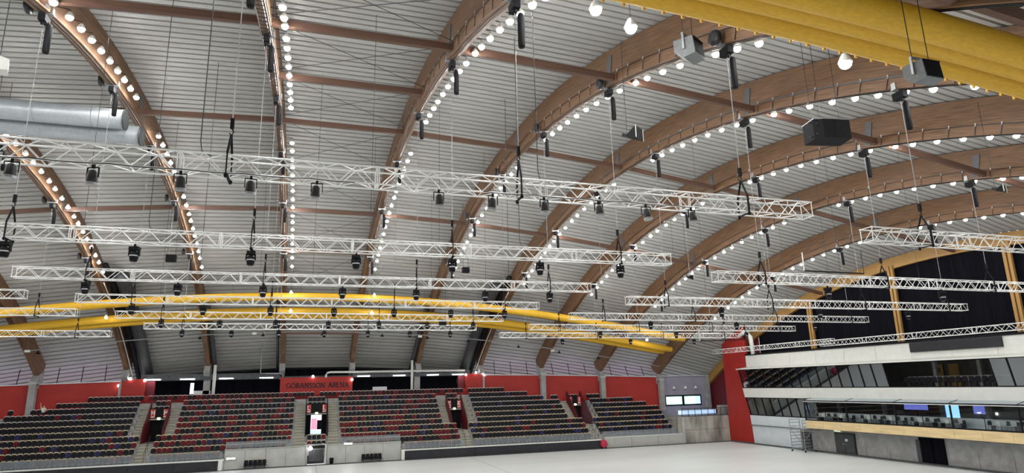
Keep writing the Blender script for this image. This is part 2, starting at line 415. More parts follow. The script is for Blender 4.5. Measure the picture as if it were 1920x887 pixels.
def truss(x0, x1, y, z, label, fine, group, axis='x'):
    L = abs(x1 - x0); ns = max(1, round(L / 5.2)); l = L / ns
    t = thing('lighting_truss', label, 'truss', (x0, y, z) if axis == 'x' else (y, x0, z), group, 0 if axis == 'x' else R(90))
    sec, br, single, joined = truss_parts(l)
    for i in range(ns):
        s_ = obj('truss_section', sec, t, (i * l, 0, 0))
        if fine:
            for (a, b) in br:
                dv = tuple(round(q - p, 4) for p, q in zip(a, b)); obj('brace', single[dv], s_, a)
        else: stuff(obj('bracing', joined, s_))
    return t
for j, y in enumerate(ROWY):
    truss(-13.74, 17.46, y, ZB, 'white aluminium box truss in the middle column of trusses, %s row' % ROWN[j], j < 2, 'middle trusses')
    truss(20.09, 50.28, y, ZC, 'white aluminium box truss in the right-hand column of trusses, %s row' % ROWN[j], j < 2, 'right-hand trusses')
truss(-47.6, -16.42, ROWY[3], 14.03, 'white truss end cut by the left edge, upper of three', False, 'left trusses')
truss(-47.6, -16.37, ROWY[4], 13.98, 'white truss end at the left edge crossing the yellow tube, middle of three', False, 'left trusses')
truss(-47.5, -16.30, ROWY[5], 13.14, 'white truss end at the left edge below the yellow tube, lowest of three', False, 'left trusses')
truss(53.0, 73.4, 52.3, 11.55, 'truss along the top of the white building, far piece over the red wall', False, 'trusses along the building', 'y')
truss(33.0, 55.2, 52.9, 11.4, 'truss along the top of the white building, near piece over the black screen', False, 'trusses along the building', 'y')

# ---------------------------------------------------- hoists on the arches and chains to the trusses
mb = MB(); mb.box(-0.32, 0.32, -0.12, 0.12, -0.06, 0.0); mb.box(-0.3, -0.24, -0.1, 0.1, 0, 0.25); mb.box(0.24, 0.3, -0.1, 0.1, 0, 0.25)
clamp_me = mb.mesh('beam_clamp', 'steel')
mb = MB(); mb.box(-0.13, 0.13, -0.26, 0.26, -0.42, -0.12); mb.lathe([(0.10, -0.5), (0.12, -0.42), (0.12, -0.4)], 8); mb.box(-0.03, 0.03, -0.03, 0.03, -0.14, -0.05)
motor_me = mb.mesh('motor', 'black')
mb = MB(); mb.lathe([(0.10, -1.75), (0.125, -1.68), (0.125, -0.6), (0.10, -0.5)], 10, 0, (0.22, 0, 0)); mb.tube([(0.22, 0, -0.5), (0.16, 0, -0.38)], 0.02, 4)
bag_me = mb.mesh('chain_bag', 'black', True)
mb = MB(); prof = [(0.10, -0.07), (0.29, -0.09), (0.31, 0.0), (0.29, 0.09), (0.10, 0.07)]
mb.lathe(prof, 14); reel_src = mb
reel_src.v = [(-0.55 + p[2], -0.1 + p[1], 0.15 + p[0]) for p in reel_src.v]
reel_me = reel_src.mesh('cable_reel', 'dark_metal', True)
chain_me = MB().tube([(0, 0, 0), (0, 0, -1)], 0.014, 5).mesh('chain', 'steel')
mb = MB(); mb.box(-0.05, 0.05, -0.05, 0.05, -0.3, 0.0); mb.tube([(0, 0, -0.3), (0.05, 0, -0.4), (0.0, 0, -0.5), (-0.06, 0, -0.44)], 0.02, 5)
hook_me = mb.mesh('hook', 'black')
mb = MB()
for sy in (-1, 1):
    mb.bar((0, 0, 0.95), (0.03 * sy, sy * 0.31, 0.30), 0.06, 0.03)
    mb.bar((0.03 * sy, sy * 0.31, 0.32), (0.03 * sy, sy * 0.31, -0.32), 0.08, 0.03, up=(1, 0, 0))
    mb.lathe([(0.03, -0.40), (0.05, -0.36), (0.05, -0.30)], 6, 0, (0.03 * sy, sy * 0.31, 0))
mb.bar((0, -0.31, -0.32), (0, 0.31, -0.32), 0.07, 0.03)
sling_me = mb.mesh('sling', 'black')
def z_truss(k): return ZB if 2 <= k <= 5 else (ZC if k >= 6 else 14.0)
for k in ARCHES:
    for j, y in enumerate(ROWY):
        X = ax(k); z = za(X, y); 
        t = thing('chain_hoist', 'black chain hoist on the %s arch from the left above the %s truss row' % (ORD[k], ROWN[j]), 'hoist', (X + 0.02, y, z), 'chain hoists')
        obj('beam_clamp', clamp_me, t); obj('motor', motor_me, t); obj('chain_bag', bag_me, t)
        if k in (0, 1, 2, 5): obj('cable_reel', reel_me, t)
        if k < 2 and j < 3: continue
        if k == 2 and j == 0: continue
        zt = z_truss(k)
        if k < 2 and j == 5: zt = 13.14
        c = thing('rigging_chain', 'hanging chain with black sling on the %s row truss below the %s arch' % (ROWN[j], ORD[k]), 'chain', (X + 0.02, y, zt), 'rigging chains')
        top = z - 0.45 - zt
        obj('chain', chain_me, c, (0, 0, top), scale=(1, 1, top - 1.4)); obj('hook', hook_me, c, (0, 0, 1.42)); obj('sling', sling_me, c)

# ---------------------------------------------------- moving heads and cans
mb = MB(); mb.box(-0.20, 0.20, -0.16, 0.16, -0.16, 0.0); mb.box(-0.04, 0.04, -0.04, 0.04, 0.0, 0.14); base_me = mb.mesh('base', 'black')
mb = MB()
for s_ in (-1, 1): mb.prism([(s_ * 0.16, -0.16), (s_ * 0.22, -0.16), (s_ * 0.24, -0.42), (s_ * 0.17, -0.50)], 'y', -0.07, 0.07)
mb.box(-0.235, 0.235, -0.06, 0.06, -0.20, -0.15)
yoke_me = mb.mesh('yoke', 'black')
mb = MB(); mb.lathe([(0.13, -0.72), (0.15, -0.70), (0.19, -0.52), (0.195, -0.40), (0.16, -0.28), (0.08, -0.22)], 12); head_me = mb.mesh('head', 'black', True)
mb = MB(); mb.lathe([(0.165, -0.46), (0.207, -0.48), (0.207, -0.42), (0.165, -0.40)], 12); ring_me = mb.mesh('head_ring', 'lens_pale', True)
mb = MB(); mb.lathe([(0.115, -0.73), (0.125, -0.715)], 12); hl_me = mb.mesh('lens', 'lens')
posn = ['leftmost', 'second from left', 'third from left', 'middle', 'third from right', 'second from right', 'rightmost']
def head(x, y, z, lb, tilt):
    t = thing('moving_head_light', lb, 'stage light', (x, y, z - TS / 2 - 0.17), 'moving head lights', rz=random.uniform(-0.3, 0.3))
    obj('base', base_me, t); obj('yoke', yoke_me, t)
    h = obj('head', head_me, t); obj('head_ring', ring_me, h); obj('lens', hl_me, h)
    t.scale = (0.85, 0.85, 0.8)
for j in range(1, 6):
    for n in range(-3, 4):
        head(XM + 4.2 * n, ROWY[j] - 0.1, ZB, 'black moving head light under the %s middle truss, %s of seven' % (ROWN[j], posn[n + 3]), 0)
    for q, x in enumerate((27.24, 35.64, 44.04)):
        head(x, ROWY[j] - 0.1, ZC, 'black moving head light under the %s right-hand truss, %s of three' % (ROWN[j], ['left', 'middle', 'right'][q]), 0)
mb = MB(); mb.lathe([(0.13, -0.50), (0.135, -0.44), (0.13, -0.38), (0.105, -0.20), (0.06, -0.14)], 12); can_me = mb.mesh('can', 'dark_metal', True)
mb = MB(); mb.lathe([(0.11, -0.505), (0.12, -0.49)], 12); clens_me = mb.mesh('lens', 'lens_pale')
mb = MB(); mb.box(-0.03, 0.03, -0.03, 0.03, -0.1, 0.02); mb.bar((-0.15, 0, -0.08), (0.15, 0, -0.08), 0.04, 0.02)
for s_ in (-1, 1): mb.bar((s_ * 0.15, 0, -0.08), (s_ * 0.15, 0, -0.34), 0.02, 0.04, up=(0, 1, 0))
cy_me = mb.mesh('yoke', 'black')
mb = MB(); mb.lathe([(0.137, -0.53), (0.146, -0.53), (0.146, -0.47), (0.137, -0.47)], 12); cr_me = mb.mesh('front_ring', 'steel')
cans = [-8.8, -7.01, -5.27, -3.27, -1.54, 0.18, 3.65, 5.33, 7.0, 8.88, 10.6, 12.35]
onm = ['first', 'second', 'third', 'fourth', 'fifth', 'sixth', 'seventh', 'eighth', 'ninth', 'tenth', 'eleventh', 'twelfth']
for i, x in enumerate(cans):
    t = thing('par_can', 'dark can spotlight hanging under the nearest truss, %s can counted from its left end' % onm[i], 'stage light', (x, ROWY[0] - 0.2, ZB - TS / 2 - 0.02), 'can spotlights', rz=random.uniform(-0.4, 0.4))
    obj('yoke', cy_me, t); o = obj('can', can_me, t); obj('lens', clens_me, o); obj('front_ring', cr_me, o)
    o.rotation_euler = (R(random.uniform(-8, 8)), R(random.uniform(-6, 6)), 0)
# power cable draped along the nearest truss
for (a, b, lb) in ((-8.6, 1.2, 'black power cable draped along the nearest truss at left'), (5.0, 12.6, 'black power cable draped along the nearest truss at centre')):
    pts = []; n = 40
    for i in range(n + 1):
        x = a + (b - a) * i / n; pts.append((x, ROWY[0] - 0.285, ZB - 0.25 - 0.03 * abs(math.sin(x * 1.9))))
    tag(MB().tube(pts, 0.014, 5).build('power_cable', 'black'), lb, 'cable')
for (x, j, lb) in ((-2.9, 0, 'thin dark supply cable dropping to the nearest truss at left'), (6.9, 0, 'thin dark supply cable dropping to the nearest truss at centre'), (9.5, 1, 'thin dark supply cable dropping to the second nearest truss'), (12.0, 2, 'thin dark supply cable dropping to the third nearest truss'), (-6.0, 1, 'thin dark supply cable dropping to the second nearest truss at left'), (-5.4, 2, 'thin dark supply cable dropping to the third truss at left')):
    y = ROWY[j]; zt = za(x, y) + AD
    tag(MB().tube([(x, y, zt), (x, y, ZB + 0.7), (x + 0.05, y, ZB + 0.4), (x + 0.3, y, ZB + 0.27)], 0.014, 5).build('supply_cable', 'dark_metal'), lb, 'cable')

wn = 0
for (x, j, r_) in ((-8.2, 1, 0), (2.6, 1, 0), (7.6, 2, 0), (0.4, 2, 0), (-9.0, 3, 0), (4.6, 3, 0), (13.2, 3, 0), (10.8, 4, 0), (-3.6, 4, 0), (28.4, 1, 1), (34.2, 1, 1), (26.2, 2, 1), (37.0, 2, 1), (30.0, 3, 1), (41.5, 3, 1)):
    y = ROWY[j]; zt = za(x, y) + AD - 0.05; zb = (ZC if r_ else ZB) + 0.27
    tag(MB().tube([(x, y, zt), (x, y, zb)], 0.009, 4).build('steel_wire', 'dark_metal'), 'thin steel wire from the roof to the %s %s truss, %s wire counted' % (ROWN[j], 'right-hand' if r_ else 'middle', ONES[wn + 1]), 'wire', 'truss wires'); wn += 1
# ================================================================== SPEAKERS
def wires(t, pts, top):
    for (x, y, z) in pts: MB().tube([(x, y, z), (x, y, z + top)], 0.012, 4).build('wire', 'dark_metal', t)
def wedge(name, loc, rz, lb, s=1.0):
    t = thing(name, lb, 'loudspeaker', loc, 'grey wedge loudspeakers', rz)
    b = MB(); b.prism([(q_[0] * s, q_[1] * s) for q_ in [(-0.42, 0.38), (0.36, 0.34), (0.42, -0.36), (-0.05, -0.42), (-0.40, -0.1)]], 'x', -0.42 * s, 0.42 * s); b.build('cabinet', 'grey_box', t)
    g = MB(); g.add([(-0.38 * s, 0.375 * s, 0.30 * s), (0.38 * s, 0.375 * s, 0.30 * s), (0.38 * s, 0.435 * s, -0.33 * s), (-0.38 * s, 0.435 * s, -0.33 * s)], [(0, 1, 2, 3)]); g.box(-0.39 * s, 0.39 * s, 0.37 * s, 0.40 * s, 0.28 * s, 0.33 * s); g.build('grille', 'black', t)
    for sx in (-1, 1): MB().bar((sx * 0.46 * s, 0, 0.55 * s), (sx * 0.46 * s, 0, -0.1 * s), 0.03, 0.09 * s, up=(0, 1, 0)).build('bracket_arm', 'steel', t)
    MB().box(-0.48 * s, 0.48 * s, -0.05 * s, 0.05 * s, 0.52 * s, 0.58 * s).build('bracket_bar', 'steel', t)
    wires(t, ((-0.4 * s, 0, 0.57 * s), (0.4 * s, 0, 0.57 * s)), 2.6)
wedge('wedge_speaker', (13.36, 18.55, 20.0), R(-150), 'grey wedge loudspeaker with pale side hanging in front of the sixth arch', 1.0)
wedge('wedge_speaker', (12.71, 9.34, 14.33), R(180), 'dark grey wedge loudspeaker hanging in front of the near yellow tubes', 0.62)
t = thing('speaker_cluster', 'large black loudspeaker box of two cabinets hanging before the eighth arch', 'loudspeaker', (20.0, 19.1, 17.6), None, R(-12))
b = MB(); b.prism([(-0.78, -0.32), (-0.45, -0.5), (0.02, -0.5), (0.02, 0.4), (-0.78, 0.4)], 'z', -0.40, 0.40); b.build('cabinet', 'black', t)
b = MB(); b.prism([(0.03, -0.5), (0.72, -0.46), (0.76, 0.4), (0.03, 0.4)], 'z', -0.40, 0.40); b.build('cabinet', 'black', t)
MB().box(-0.8, 0.78, -0.44, 0.42, 0.41, 0.45).build('fly_frame', 'steel', t)
for z in (-0.2, 0.22): MB().box(-0.70, -0.60, -0.44, -0.38, z - 0.05, z + 0.05).build('handle', 'dark_metal', t)
for z in (-0.3, 0.3): MB().box(-0.95, -0.78, -0.3, -0.26, z - 0.02, z + 0.02).build('rail_pin', 'dark_metal', t)
wires(t, ((-0.6, 0, 0.45), (-0.2, 0, 0.45), (0.6, 0, 0.45)), 4.4)
def horn(loc, rz, lb, s):
    t = thing('horn_speaker', lb, 'loudspeaker', loc, 'horn loudspeakers', rz)
    b = MB(); h = 0.36 * s
    b.add([(-h, -0.3 * s, -h * 0.8), (h, -0.3 * s, -h * 0.8), (h, -0.3 * s, h * 0.8), (-h, -0.3 * s, h * 0.8), (-0.08 * s, 0.25 * s, -0.08 * s), (0.08 * s, 0.25 * s, -0.08 * s), (0.08 * s, 0.25 * s, 0.08 * s), (-0.08 * s, 0.25 * s, 0.08 * s)], [(0, 1, 5, 4), (1, 2, 6, 5), (2, 3, 7, 6), (3, 0, 4, 7), (4, 5, 6, 7), (0, 3, 2, 1)]); b.build('horn', 'black', t)
    for sx in (-1, 1): MB().bar((sx * h, -0.31 * s, -h * 0.8), (sx * h, -0.31 * s, h * 0.8), 0.03, 0.03, up=(0, 1, 0)).build('rim', 'white_paint', t)
    b = MB(); b.tube([(0, 0.2 * s, 0), (0, 0.5 * s, 0.12)], 0.09 * s, 8); b.build('driver', 'dark_metal', t)
    MB().tube([(0, 0.3 * s, 0.08), (0, 0.3 * s, 4.5)], 0.01, 4).build('wire', 'dark_metal', t)
horn((12.94, 22.4, 18.09), R(35), 'black square horn loudspeaker hanging before the seventh arch', 0.95)
horn((30.98, 20.11, 16.33), R(20), 'dark horn loudspeaker hanging near the right edge below the ninth arch', 0.6)
horn((28.82, 42.59, 15.8), R(60), 'small black horn loudspeaker hanging before the ninth arch', 0.7)
for (p, s_, lb) in (((-9.1, 49.41, 17.13), 1.0, 'small black box speaker hanging left of the third arch'), ((11.48, 46.03, 16.38), 0.8, 'small black box speaker hanging right of the sixth arch'), ((12.53, 59.3, 13.75), 1.0, 'small dark box under the fifth row truss near the sixth arch')):
    t = thing('box_speaker', lb, 'loudspeaker', p, 'small box speakers')
    MB().box(-0.33 * s_, 0.33 * s_, -0.2, 0.2, -0.24 * s_, 0.24 * s_).build('cabinet', 'black', t)
    MB().box(-0.34 * s_, 0.34 * s_, -0.21, 0.21, 0.24 * s_, 0.27 * s_).build('top_bracket', 'dark_metal', t)
    wires(t, ((-0.25 * s_, 0, 0.25 * s_), (0.25 * s_, 0, 0.25 * s_)), 5.0)
t = thing('box_floodlight', 'pale box floodlight cut by the left edge below the top corner', 'floodlight', (-9.5, 22.25, 17.98), None, R(20))
b = MB(); b.prism([(-0.2, -0.25), (0.25, -0.15), (0.25, 0.2), (-0.15, 0.3)], 'y', -0.25, 0.25); b.build('cabinet', 'white_paint', t); MB().box(-0.26, -0.2, -0.2, 0.2, -0.2, 0.24).build('lens', 'lens_pale', t)
MB().tube([(0, 0, 0.25), (0, 0, 5)], 0.012, 4).build('wire', 'dark_metal', t)

# ================================================================== YELLOW TUBES
def ytube(y, dz, x0, x1, r, lb, group, clips=False, sl=0.0):
    t = thing('inflated_tube', lb, 'fabric tube', (0, 0, 0), group)
    n = 60; pts = []
    for i in range(n + 1):
        x = x0 + (x1 - x0) * i / n; pts.append((x, y, za(x, y) - dz - sl * (x - x0)))
    rs = [r * (0.75 if i in (0, n) else 1) for i in range(n + 1)]
    MB().tube(pts, rs, 14).build('tube_skin', 'yellow', t, True)
    if clips:
        cme = MB().box(-0.03, 0.03, -0.03, 0.03, -0.07, 0.02).mesh('clip', 'yellow')
        m_ = int((x1 - x0) / 0.55)
        for i in range(m_):
            x = x0 + 0.55 * i; z = za(x, y) - dz - sl * (x - x0); obj('clip', cme, t, (x, y + r * 0.75, z - r * 0.68))
            if i % 6 == 0: MB().tube([(x, y, z + r * 0.9), (x, y, z + r + 0.9)], 0.012, 4).build('hanger', 'dark_metal', t)
    return t
ytube(70.4, 1.82, -40, 45.9, 0.42, 'far yellow fabric tube, upper one, curving across the hall below the arches', 'far yellow tubes', True)
ytube(72.6, 2.10, -40, 45.3, 0.40, 'far yellow fabric tube, middle one, crossing behind the trusses', 'far yellow tubes')
ytube(73.4, 2.05, -40, 44.6, 0.40, 'far yellow fabric tube, lowest one, with its end near the red wall', 'far yellow tubes')
ytube(11.9, 0.80, 1.0, 34, 0.42, 'near yellow fabric tube at top right, lowest with small clips along its edge', 'near yellow tubes', True)
ytube(11.05, 0.56, 1.0, 34, 0.40, 'near yellow fabric tube at top right, middle of three', 'near yellow tubes')
ytube(10.3, 0.46, 1.0, 34, 0.38, 'near yellow fabric tube at top right, uppermost of three', 'near yellow tubes')

# ================================================================== DUCTS AND PIPES
def duct(x0, x1, y, z, r, lb):
    t = thing('ventilation_duct', lb, 'duct', (0, 0, 0), 'silver ventilation ducts')
    MB().tube([(x0, y, z), (x1, y, z)], r, 20).build('duct_shell', 'galv', t, False)
    for p in t.children[0].data.polygons: p.use_smooth = len(p.vertices) == 4
    MB().tube([(x1 - 0.02, y, z), (x1 + 0.06, y, z)], r + 0.03, 20).build('end_cap', 'duct_dark', t)
    x = x0 + 2
    while x < x1 - 0.5:
        MB().tube([(x, y, z), (x + 0.05, y, z)], r + 0.015, 20).build('seam_band', 'galv', t); x += 2.8
    x = x0 + 2
    while x < x1 - 0.5:
        MB().tube([(x + 1, y, z + r), (x + 1, y, z + r + 2.0)], 0.012, 4).build('hanger', 'dark_metal', t); x += 5.6
duct(-42, -10.4, 39.5, 23.35, 0.58, 'silver round ventilation duct ending at the third arch, upper of two')
duct(-42, -9.8, 40.75, 22.9, 0.58, 'silver round ventilation duct ending at the third arch, lower of two')
duct(10.0, 17.6, 9.9, 17.75, 0.45, 'silver ventilation duct above the yellow tubes in the top right corner')
def along_arch(X, y0, y1, r, off, m, n=10, step=0.7):
    pts = []; y = y0
    while y <= y1:
        pts.append(Vector((X, y, za(X, y))) + nrm(X, y) * off); y += step
    return MB().tube(pts, r, n)
for (k, sg, nm) in ((1, 1, 'second'), (6, -1, 'seventh')):
    tag(along_arch(ax(k) + sg * 1.75, 70, 88.5, 0.62, 0.9, 'duct_dark', 14).build('air_duct', 'duct_dark', None, True), 'wide dark grey air duct running down beside the %s arch' % nm, 'duct', 'dark ducts beside arches')
    tag(along_arch(ax(k) + sg * 0.85, 68, 88, 0.28, 0.7, 'black', 10).build('air_duct', 'black', None, True), 'narrow black duct between the %s arch and its wide duct' % nm, 'duct', 'dark ducts beside arches')
    tag(along_arch(ax(k) + sg * 0.45, 70, 86.3, 0.05, 0.05, 'white_paint', 6).build('drain_pipe', 'white_paint', None, True), 'pale thin pipe running down the side of the %s arch' % nm, 'pipe', 'pale pipes beside arches')
for (k, sg, nm) in ((2, 1, 'third'), (5, -1, 'sixth'), (3, -1, 'fourth')):
    tag(along_arch(ax(k) + sg * 0.62, 74, 87, 0.30 if k != 3 else 0.16, 0.6, 'duct_dark', 10).build('air_duct', 'duct_dark', None, True), 'slim dark duct running down beside the %s arch' % nm, 'duct', 'dark ducts beside arches')
pts = [(x, 77.0, za(x, 77.0) - 1.75) for x in [-40 + 2 * i for i in range(44)]]
t = thing('sensor_pipe', 'thin grey pipe with small black shades following the roof above the stand', 'pipe')
MB().tube(pts, 0.055, 6).build('pipe', 'steel', t)
mb = MB(); mb.lathe([(0.24, -0.42), (0.05, -0.2), (0.02, 0.0)], 10); sh_me = mb.mesh('shade', 'black')
mb = MB(); mb.box(-0.22, 0.22, -0.12, 0.12, -0.3, -0.06); bx_me = mb.mesh('junction_box', 'white_paint')
for i, x in enumerate([-25.4, -17.2, -10.6, -4.2, 2.2, 9.0, 14.4, 19.5, 26, 31.5, 37]):
    z = za(x, 77) - 1.75; obj('shade', sh_me, t, (x, 77, z))
    if i % 3 == 0: obj('junction_box', bx_me, t, (x - 0.9, 77, z + 0.05))
def pipe(pts, r, m, lb, name='pipe_run'):
    return tag(MB().tube(pts, r, 8).build(name, m, None, True), lb, 'pipe')
pipe([(3.05, 84.2, 9.3), (3.05, 84.2, 9.65), (3.15, 84.2, 9.85), (3.5, 84.2, 9.95), (20.8, 84.2, 9.95)], 0.13, 'white_paint', 'long white pipe bending down to the top of the red arena sign')
pipe([(13.75, 84.1, 7.6), (13.75, 84.1, 11.3)], 0.16, 'white_paint', 'white vertical pipe in front of the dark opening right of the sign')
pipe([(-9.65, 84.1, 7.6), (-9.65, 84.1, 11.0)], 0.18, 'white_paint', 'pale vertical pipe in front of the dark opening left of the sign')
pipe([(-4.6, 84.2, 13.5), (-4.6, 84.2, 9.95), (-2.2, 84.2, 9.9), (-2.0, 84.2, 9.75), (-2.0, 84.2, 9.4)], 0.06, 'galv', 'thin grey pipe stepping down to the left end of the sign')
pipe([(54.2, 70.4, 13.4), (54.3, 69.6, 13.8), (54.4, 68.9, 13.7), (54.5, 68.6, 13.2), (54.6, 68.5, 11.0)], 0.28, 'white_paint', 'white bent duct pipe above the roof corner next to the red wall')
for i, (x, y0, z0, L) in enumerate(((46.0, 75.0, 0, 10),)): pass
# ================================================================== GRANDSTAND
def PZ(i): return 1.60 + 0.575 * i          # walking level of row i
def PY(i): return 75.5 + 0.8 * i            # front edge of row i
def tiers(label, ivals, name='seating_tier'):
    """ivals: {row: [(s0, s1), ...]} in world X"""
    t = thing(name, label, 'grandstand', (0, 0, 0), 'stand blocks')
    for i, lst in ivals.items():
        for (a, b) in lst:
            if b - a < 0.2: continue
            MB().box(a, b, PY(i), PY(i) + 0.8, max(0.0, PZ(i) - 0.66), PZ(i)).build('tier', 'concrete', t)
    return t
def mir(side, a, b):
    return (XM + a, XM + b) if side > 0 else (XM - b, XM - a)
SMAX2 = {9: 24.3, 8: 27.2, 7: 31.2}
SMAX3 = {7: 38.2, 6: 42.0, 5: 43.6}
seat_iv = []      # (row, x0, x1, block)
for side in (1, -1):
    sn = 'right' if side > 0 else 'left'
    b1 = {}; b2 = {}; b3 = {}
    b1[-1] = [mir(side, 9.2, 16.4)]
    for i in range(0, 3): b1[i] = [mir(side, 2.35, 16.4)]
    for i in range(3, 9): b1[i] = [mir(side, 2.35, 14.7)]
    b1[9] = [mir(side, 0.0, 18.6)]
    for i in range(-1, 3): b2[i] = [mir(side, 17.5, 32.8)]
    for i in range(3, 10): b2[i] = [mir(side, 18.6, SMAX2.get(i, 31.2))]
    for i in range(0, 3): b3[i] = [mir(side, 33.8, 44.9)]
    for i in range(3, 8): b3[i] = [mir(side, 35.0, SMAX3.get(i, 44.9))]
    tiers('grey concrete tiers of the seating block just %s of the central aisle' % sn, b1)
    tiers('grey concrete tiers of the %s wing seating block beyond the side exit' % sn, b2)
    tiers('grey concrete tiers of the far %s corner seating block' % sn, b3)
    tiers('small concrete tiers above the %s side exit' % sn, {7: [mir(side, 15.6, 17.5)], 8: [mir(side, 15.6, 17.5)]})
    tiers('small concrete tier above the far %s corner exit' % sn, {7: [mir(side, 32.1, 34.0)]})
    for (bn, bl, ins) in (('central %s block' % sn, b1, 0.15), ('%s wing block' % sn, b2, 0.1), ('%s corner block' % sn, b3, 0.1)):
        for i, lst in bl.items():
            for (a, b) in lst:
                if bn.startswith('central') and i == 0: a, b = (a + 0.6, b) if side > 0 else (a, b - 0.6)
                seat_iv.append((i, a + ins, b - ins, bn))
    for i in (7, 8): seat_iv.append((i, *mir(side, 15.65, 17.45), 'seats above the %s exit' % sn))
    seat_iv.append((7, *mir(side, 32.15, 33.9), 'seats above the %s corner exit' % sn))
tiers('small concrete tiers in the central aisle above and below the bright exit', {0: [(XM - 1.2, XM + 1.2)], 1: [(XM - 1.2, XM + 1.2)], 7: [(XM - 1.2, XM + 1.2)], 8: [(XM - 1.2, XM + 1.2)]})
for i in (0, 1, 7, 8): seat_iv.append((i, XM - 1.05, XM + 1.05, 'central aisle seats'))

# ---- stairs
step_cache = {}
def stairs(x0, x1, r0, r1, label):
    t = thing('aisle_stairs', label, 'stairs', ((x0 + x1) / 2, PY(r0), PZ(r0) - 0.575), 'stand stairs')
    wd = round(x1 - x0, 2)
    if wd not in step_cache: step_cache[wd] = MB().box(-wd / 2, wd / 2, 0.04, 0.44, -0.3, 0.2275).box(-wd / 2, wd / 2, -0.05, 0.44, 0.2275, 0.2875).mesh('step', 'step')
    for i in range((r1 - r0 + 1) * 2): obj('step', step_cache[wd], t, (0, i * 0.4, i * 0.2875))
    sp = MB(); n = (r1 - r0 + 1) * 0.8
    sp.prism([(0.1, -0.9), (n, -0.9 + n * 0.719 ), (n, -0.31 + n * 0.719 - 0.2), (0.1, -0.5)], 'x', -wd / 2, wd / 2); sp.build('stringer', 'concrete', t)
    return t
for side in (1, -1):
    sn = 'right' if side > 0 else 'left'
    stairs(*mir(side, 1.2, 2.35), 0, 8, 'pale concrete stairs on the %s of the bright central exit' % sn)
    stairs(*mir(side, 14.7, 15.6), 3, 8, 'pale concrete stairs on the inner side of the %s side exit' % sn)
    stairs(*mir(side, 17.5, 18.6), 3, 9, 'pale concrete stairs on the outer side of the %s side exit' % sn)
    stairs(*mir(side, 16.4, 17.5), -1, 2, 'pale lower stairs leading down from the %s side exit' % sn)
    stairs(*mir(side, 31.2, 32.1), 3, 7, 'pale concrete stairs on the inner side of the %s corner exit' % sn)
    stairs(*mir(side, 34.0, 35.0), 3, 6, 'pale concrete stairs on the outer side of the %s corner exit' % sn)
    stairs(*mir(side, 32.8, 33.8), -1, 2, 'pale lower stairs leading down from the %s corner exit' % sn)

# ---- handrails
def handrail(x, r0, r1, lb):
    t = thing('handrail', lb, 'railing', (x, PY(r0), PZ(r0)), 'stair handrails')
    n = (r1 - r0) * 0.8; rise = (r1 - r0) * 0.575
    MB().tube([(0, 0, 0.9), (0, n, 0.9 + rise)], 0.025, 5).build('rail', 'dark_metal', t)
    pm = MB().tube([(0, 0, 0), (0, 0, 0.9)], 0.02, 5).mesh('post', 'dark_metal')
    for i in range(r1 - r0 + 1): obj('post', pm, t, (0, i * 0.8, i * 0.575))
for side in (1, -1):
    sn = 'right' if side > 0 else 'left'
    for (s_, a, b, w_) in ((1.22, 2, 8, 'edge of the bright central exit'), (15.62, 3, 7, 'inner edge of the side exit'), (17.48, 3, 8, 'outer edge of the side exit'), (32.15, 3, 6, 'inner edge of the corner exit'), (33.95, 3, 6, 'outer edge of the corner exit'), (16.5, -1, 2, 'lower stairs of the side exit'), (32.9, -1, 2, 'lower stairs of the corner exit')):
        handrail(XM + side * s_, a, b, 'thin black handrail on the %s, %s half of the stand' % (w_, sn))

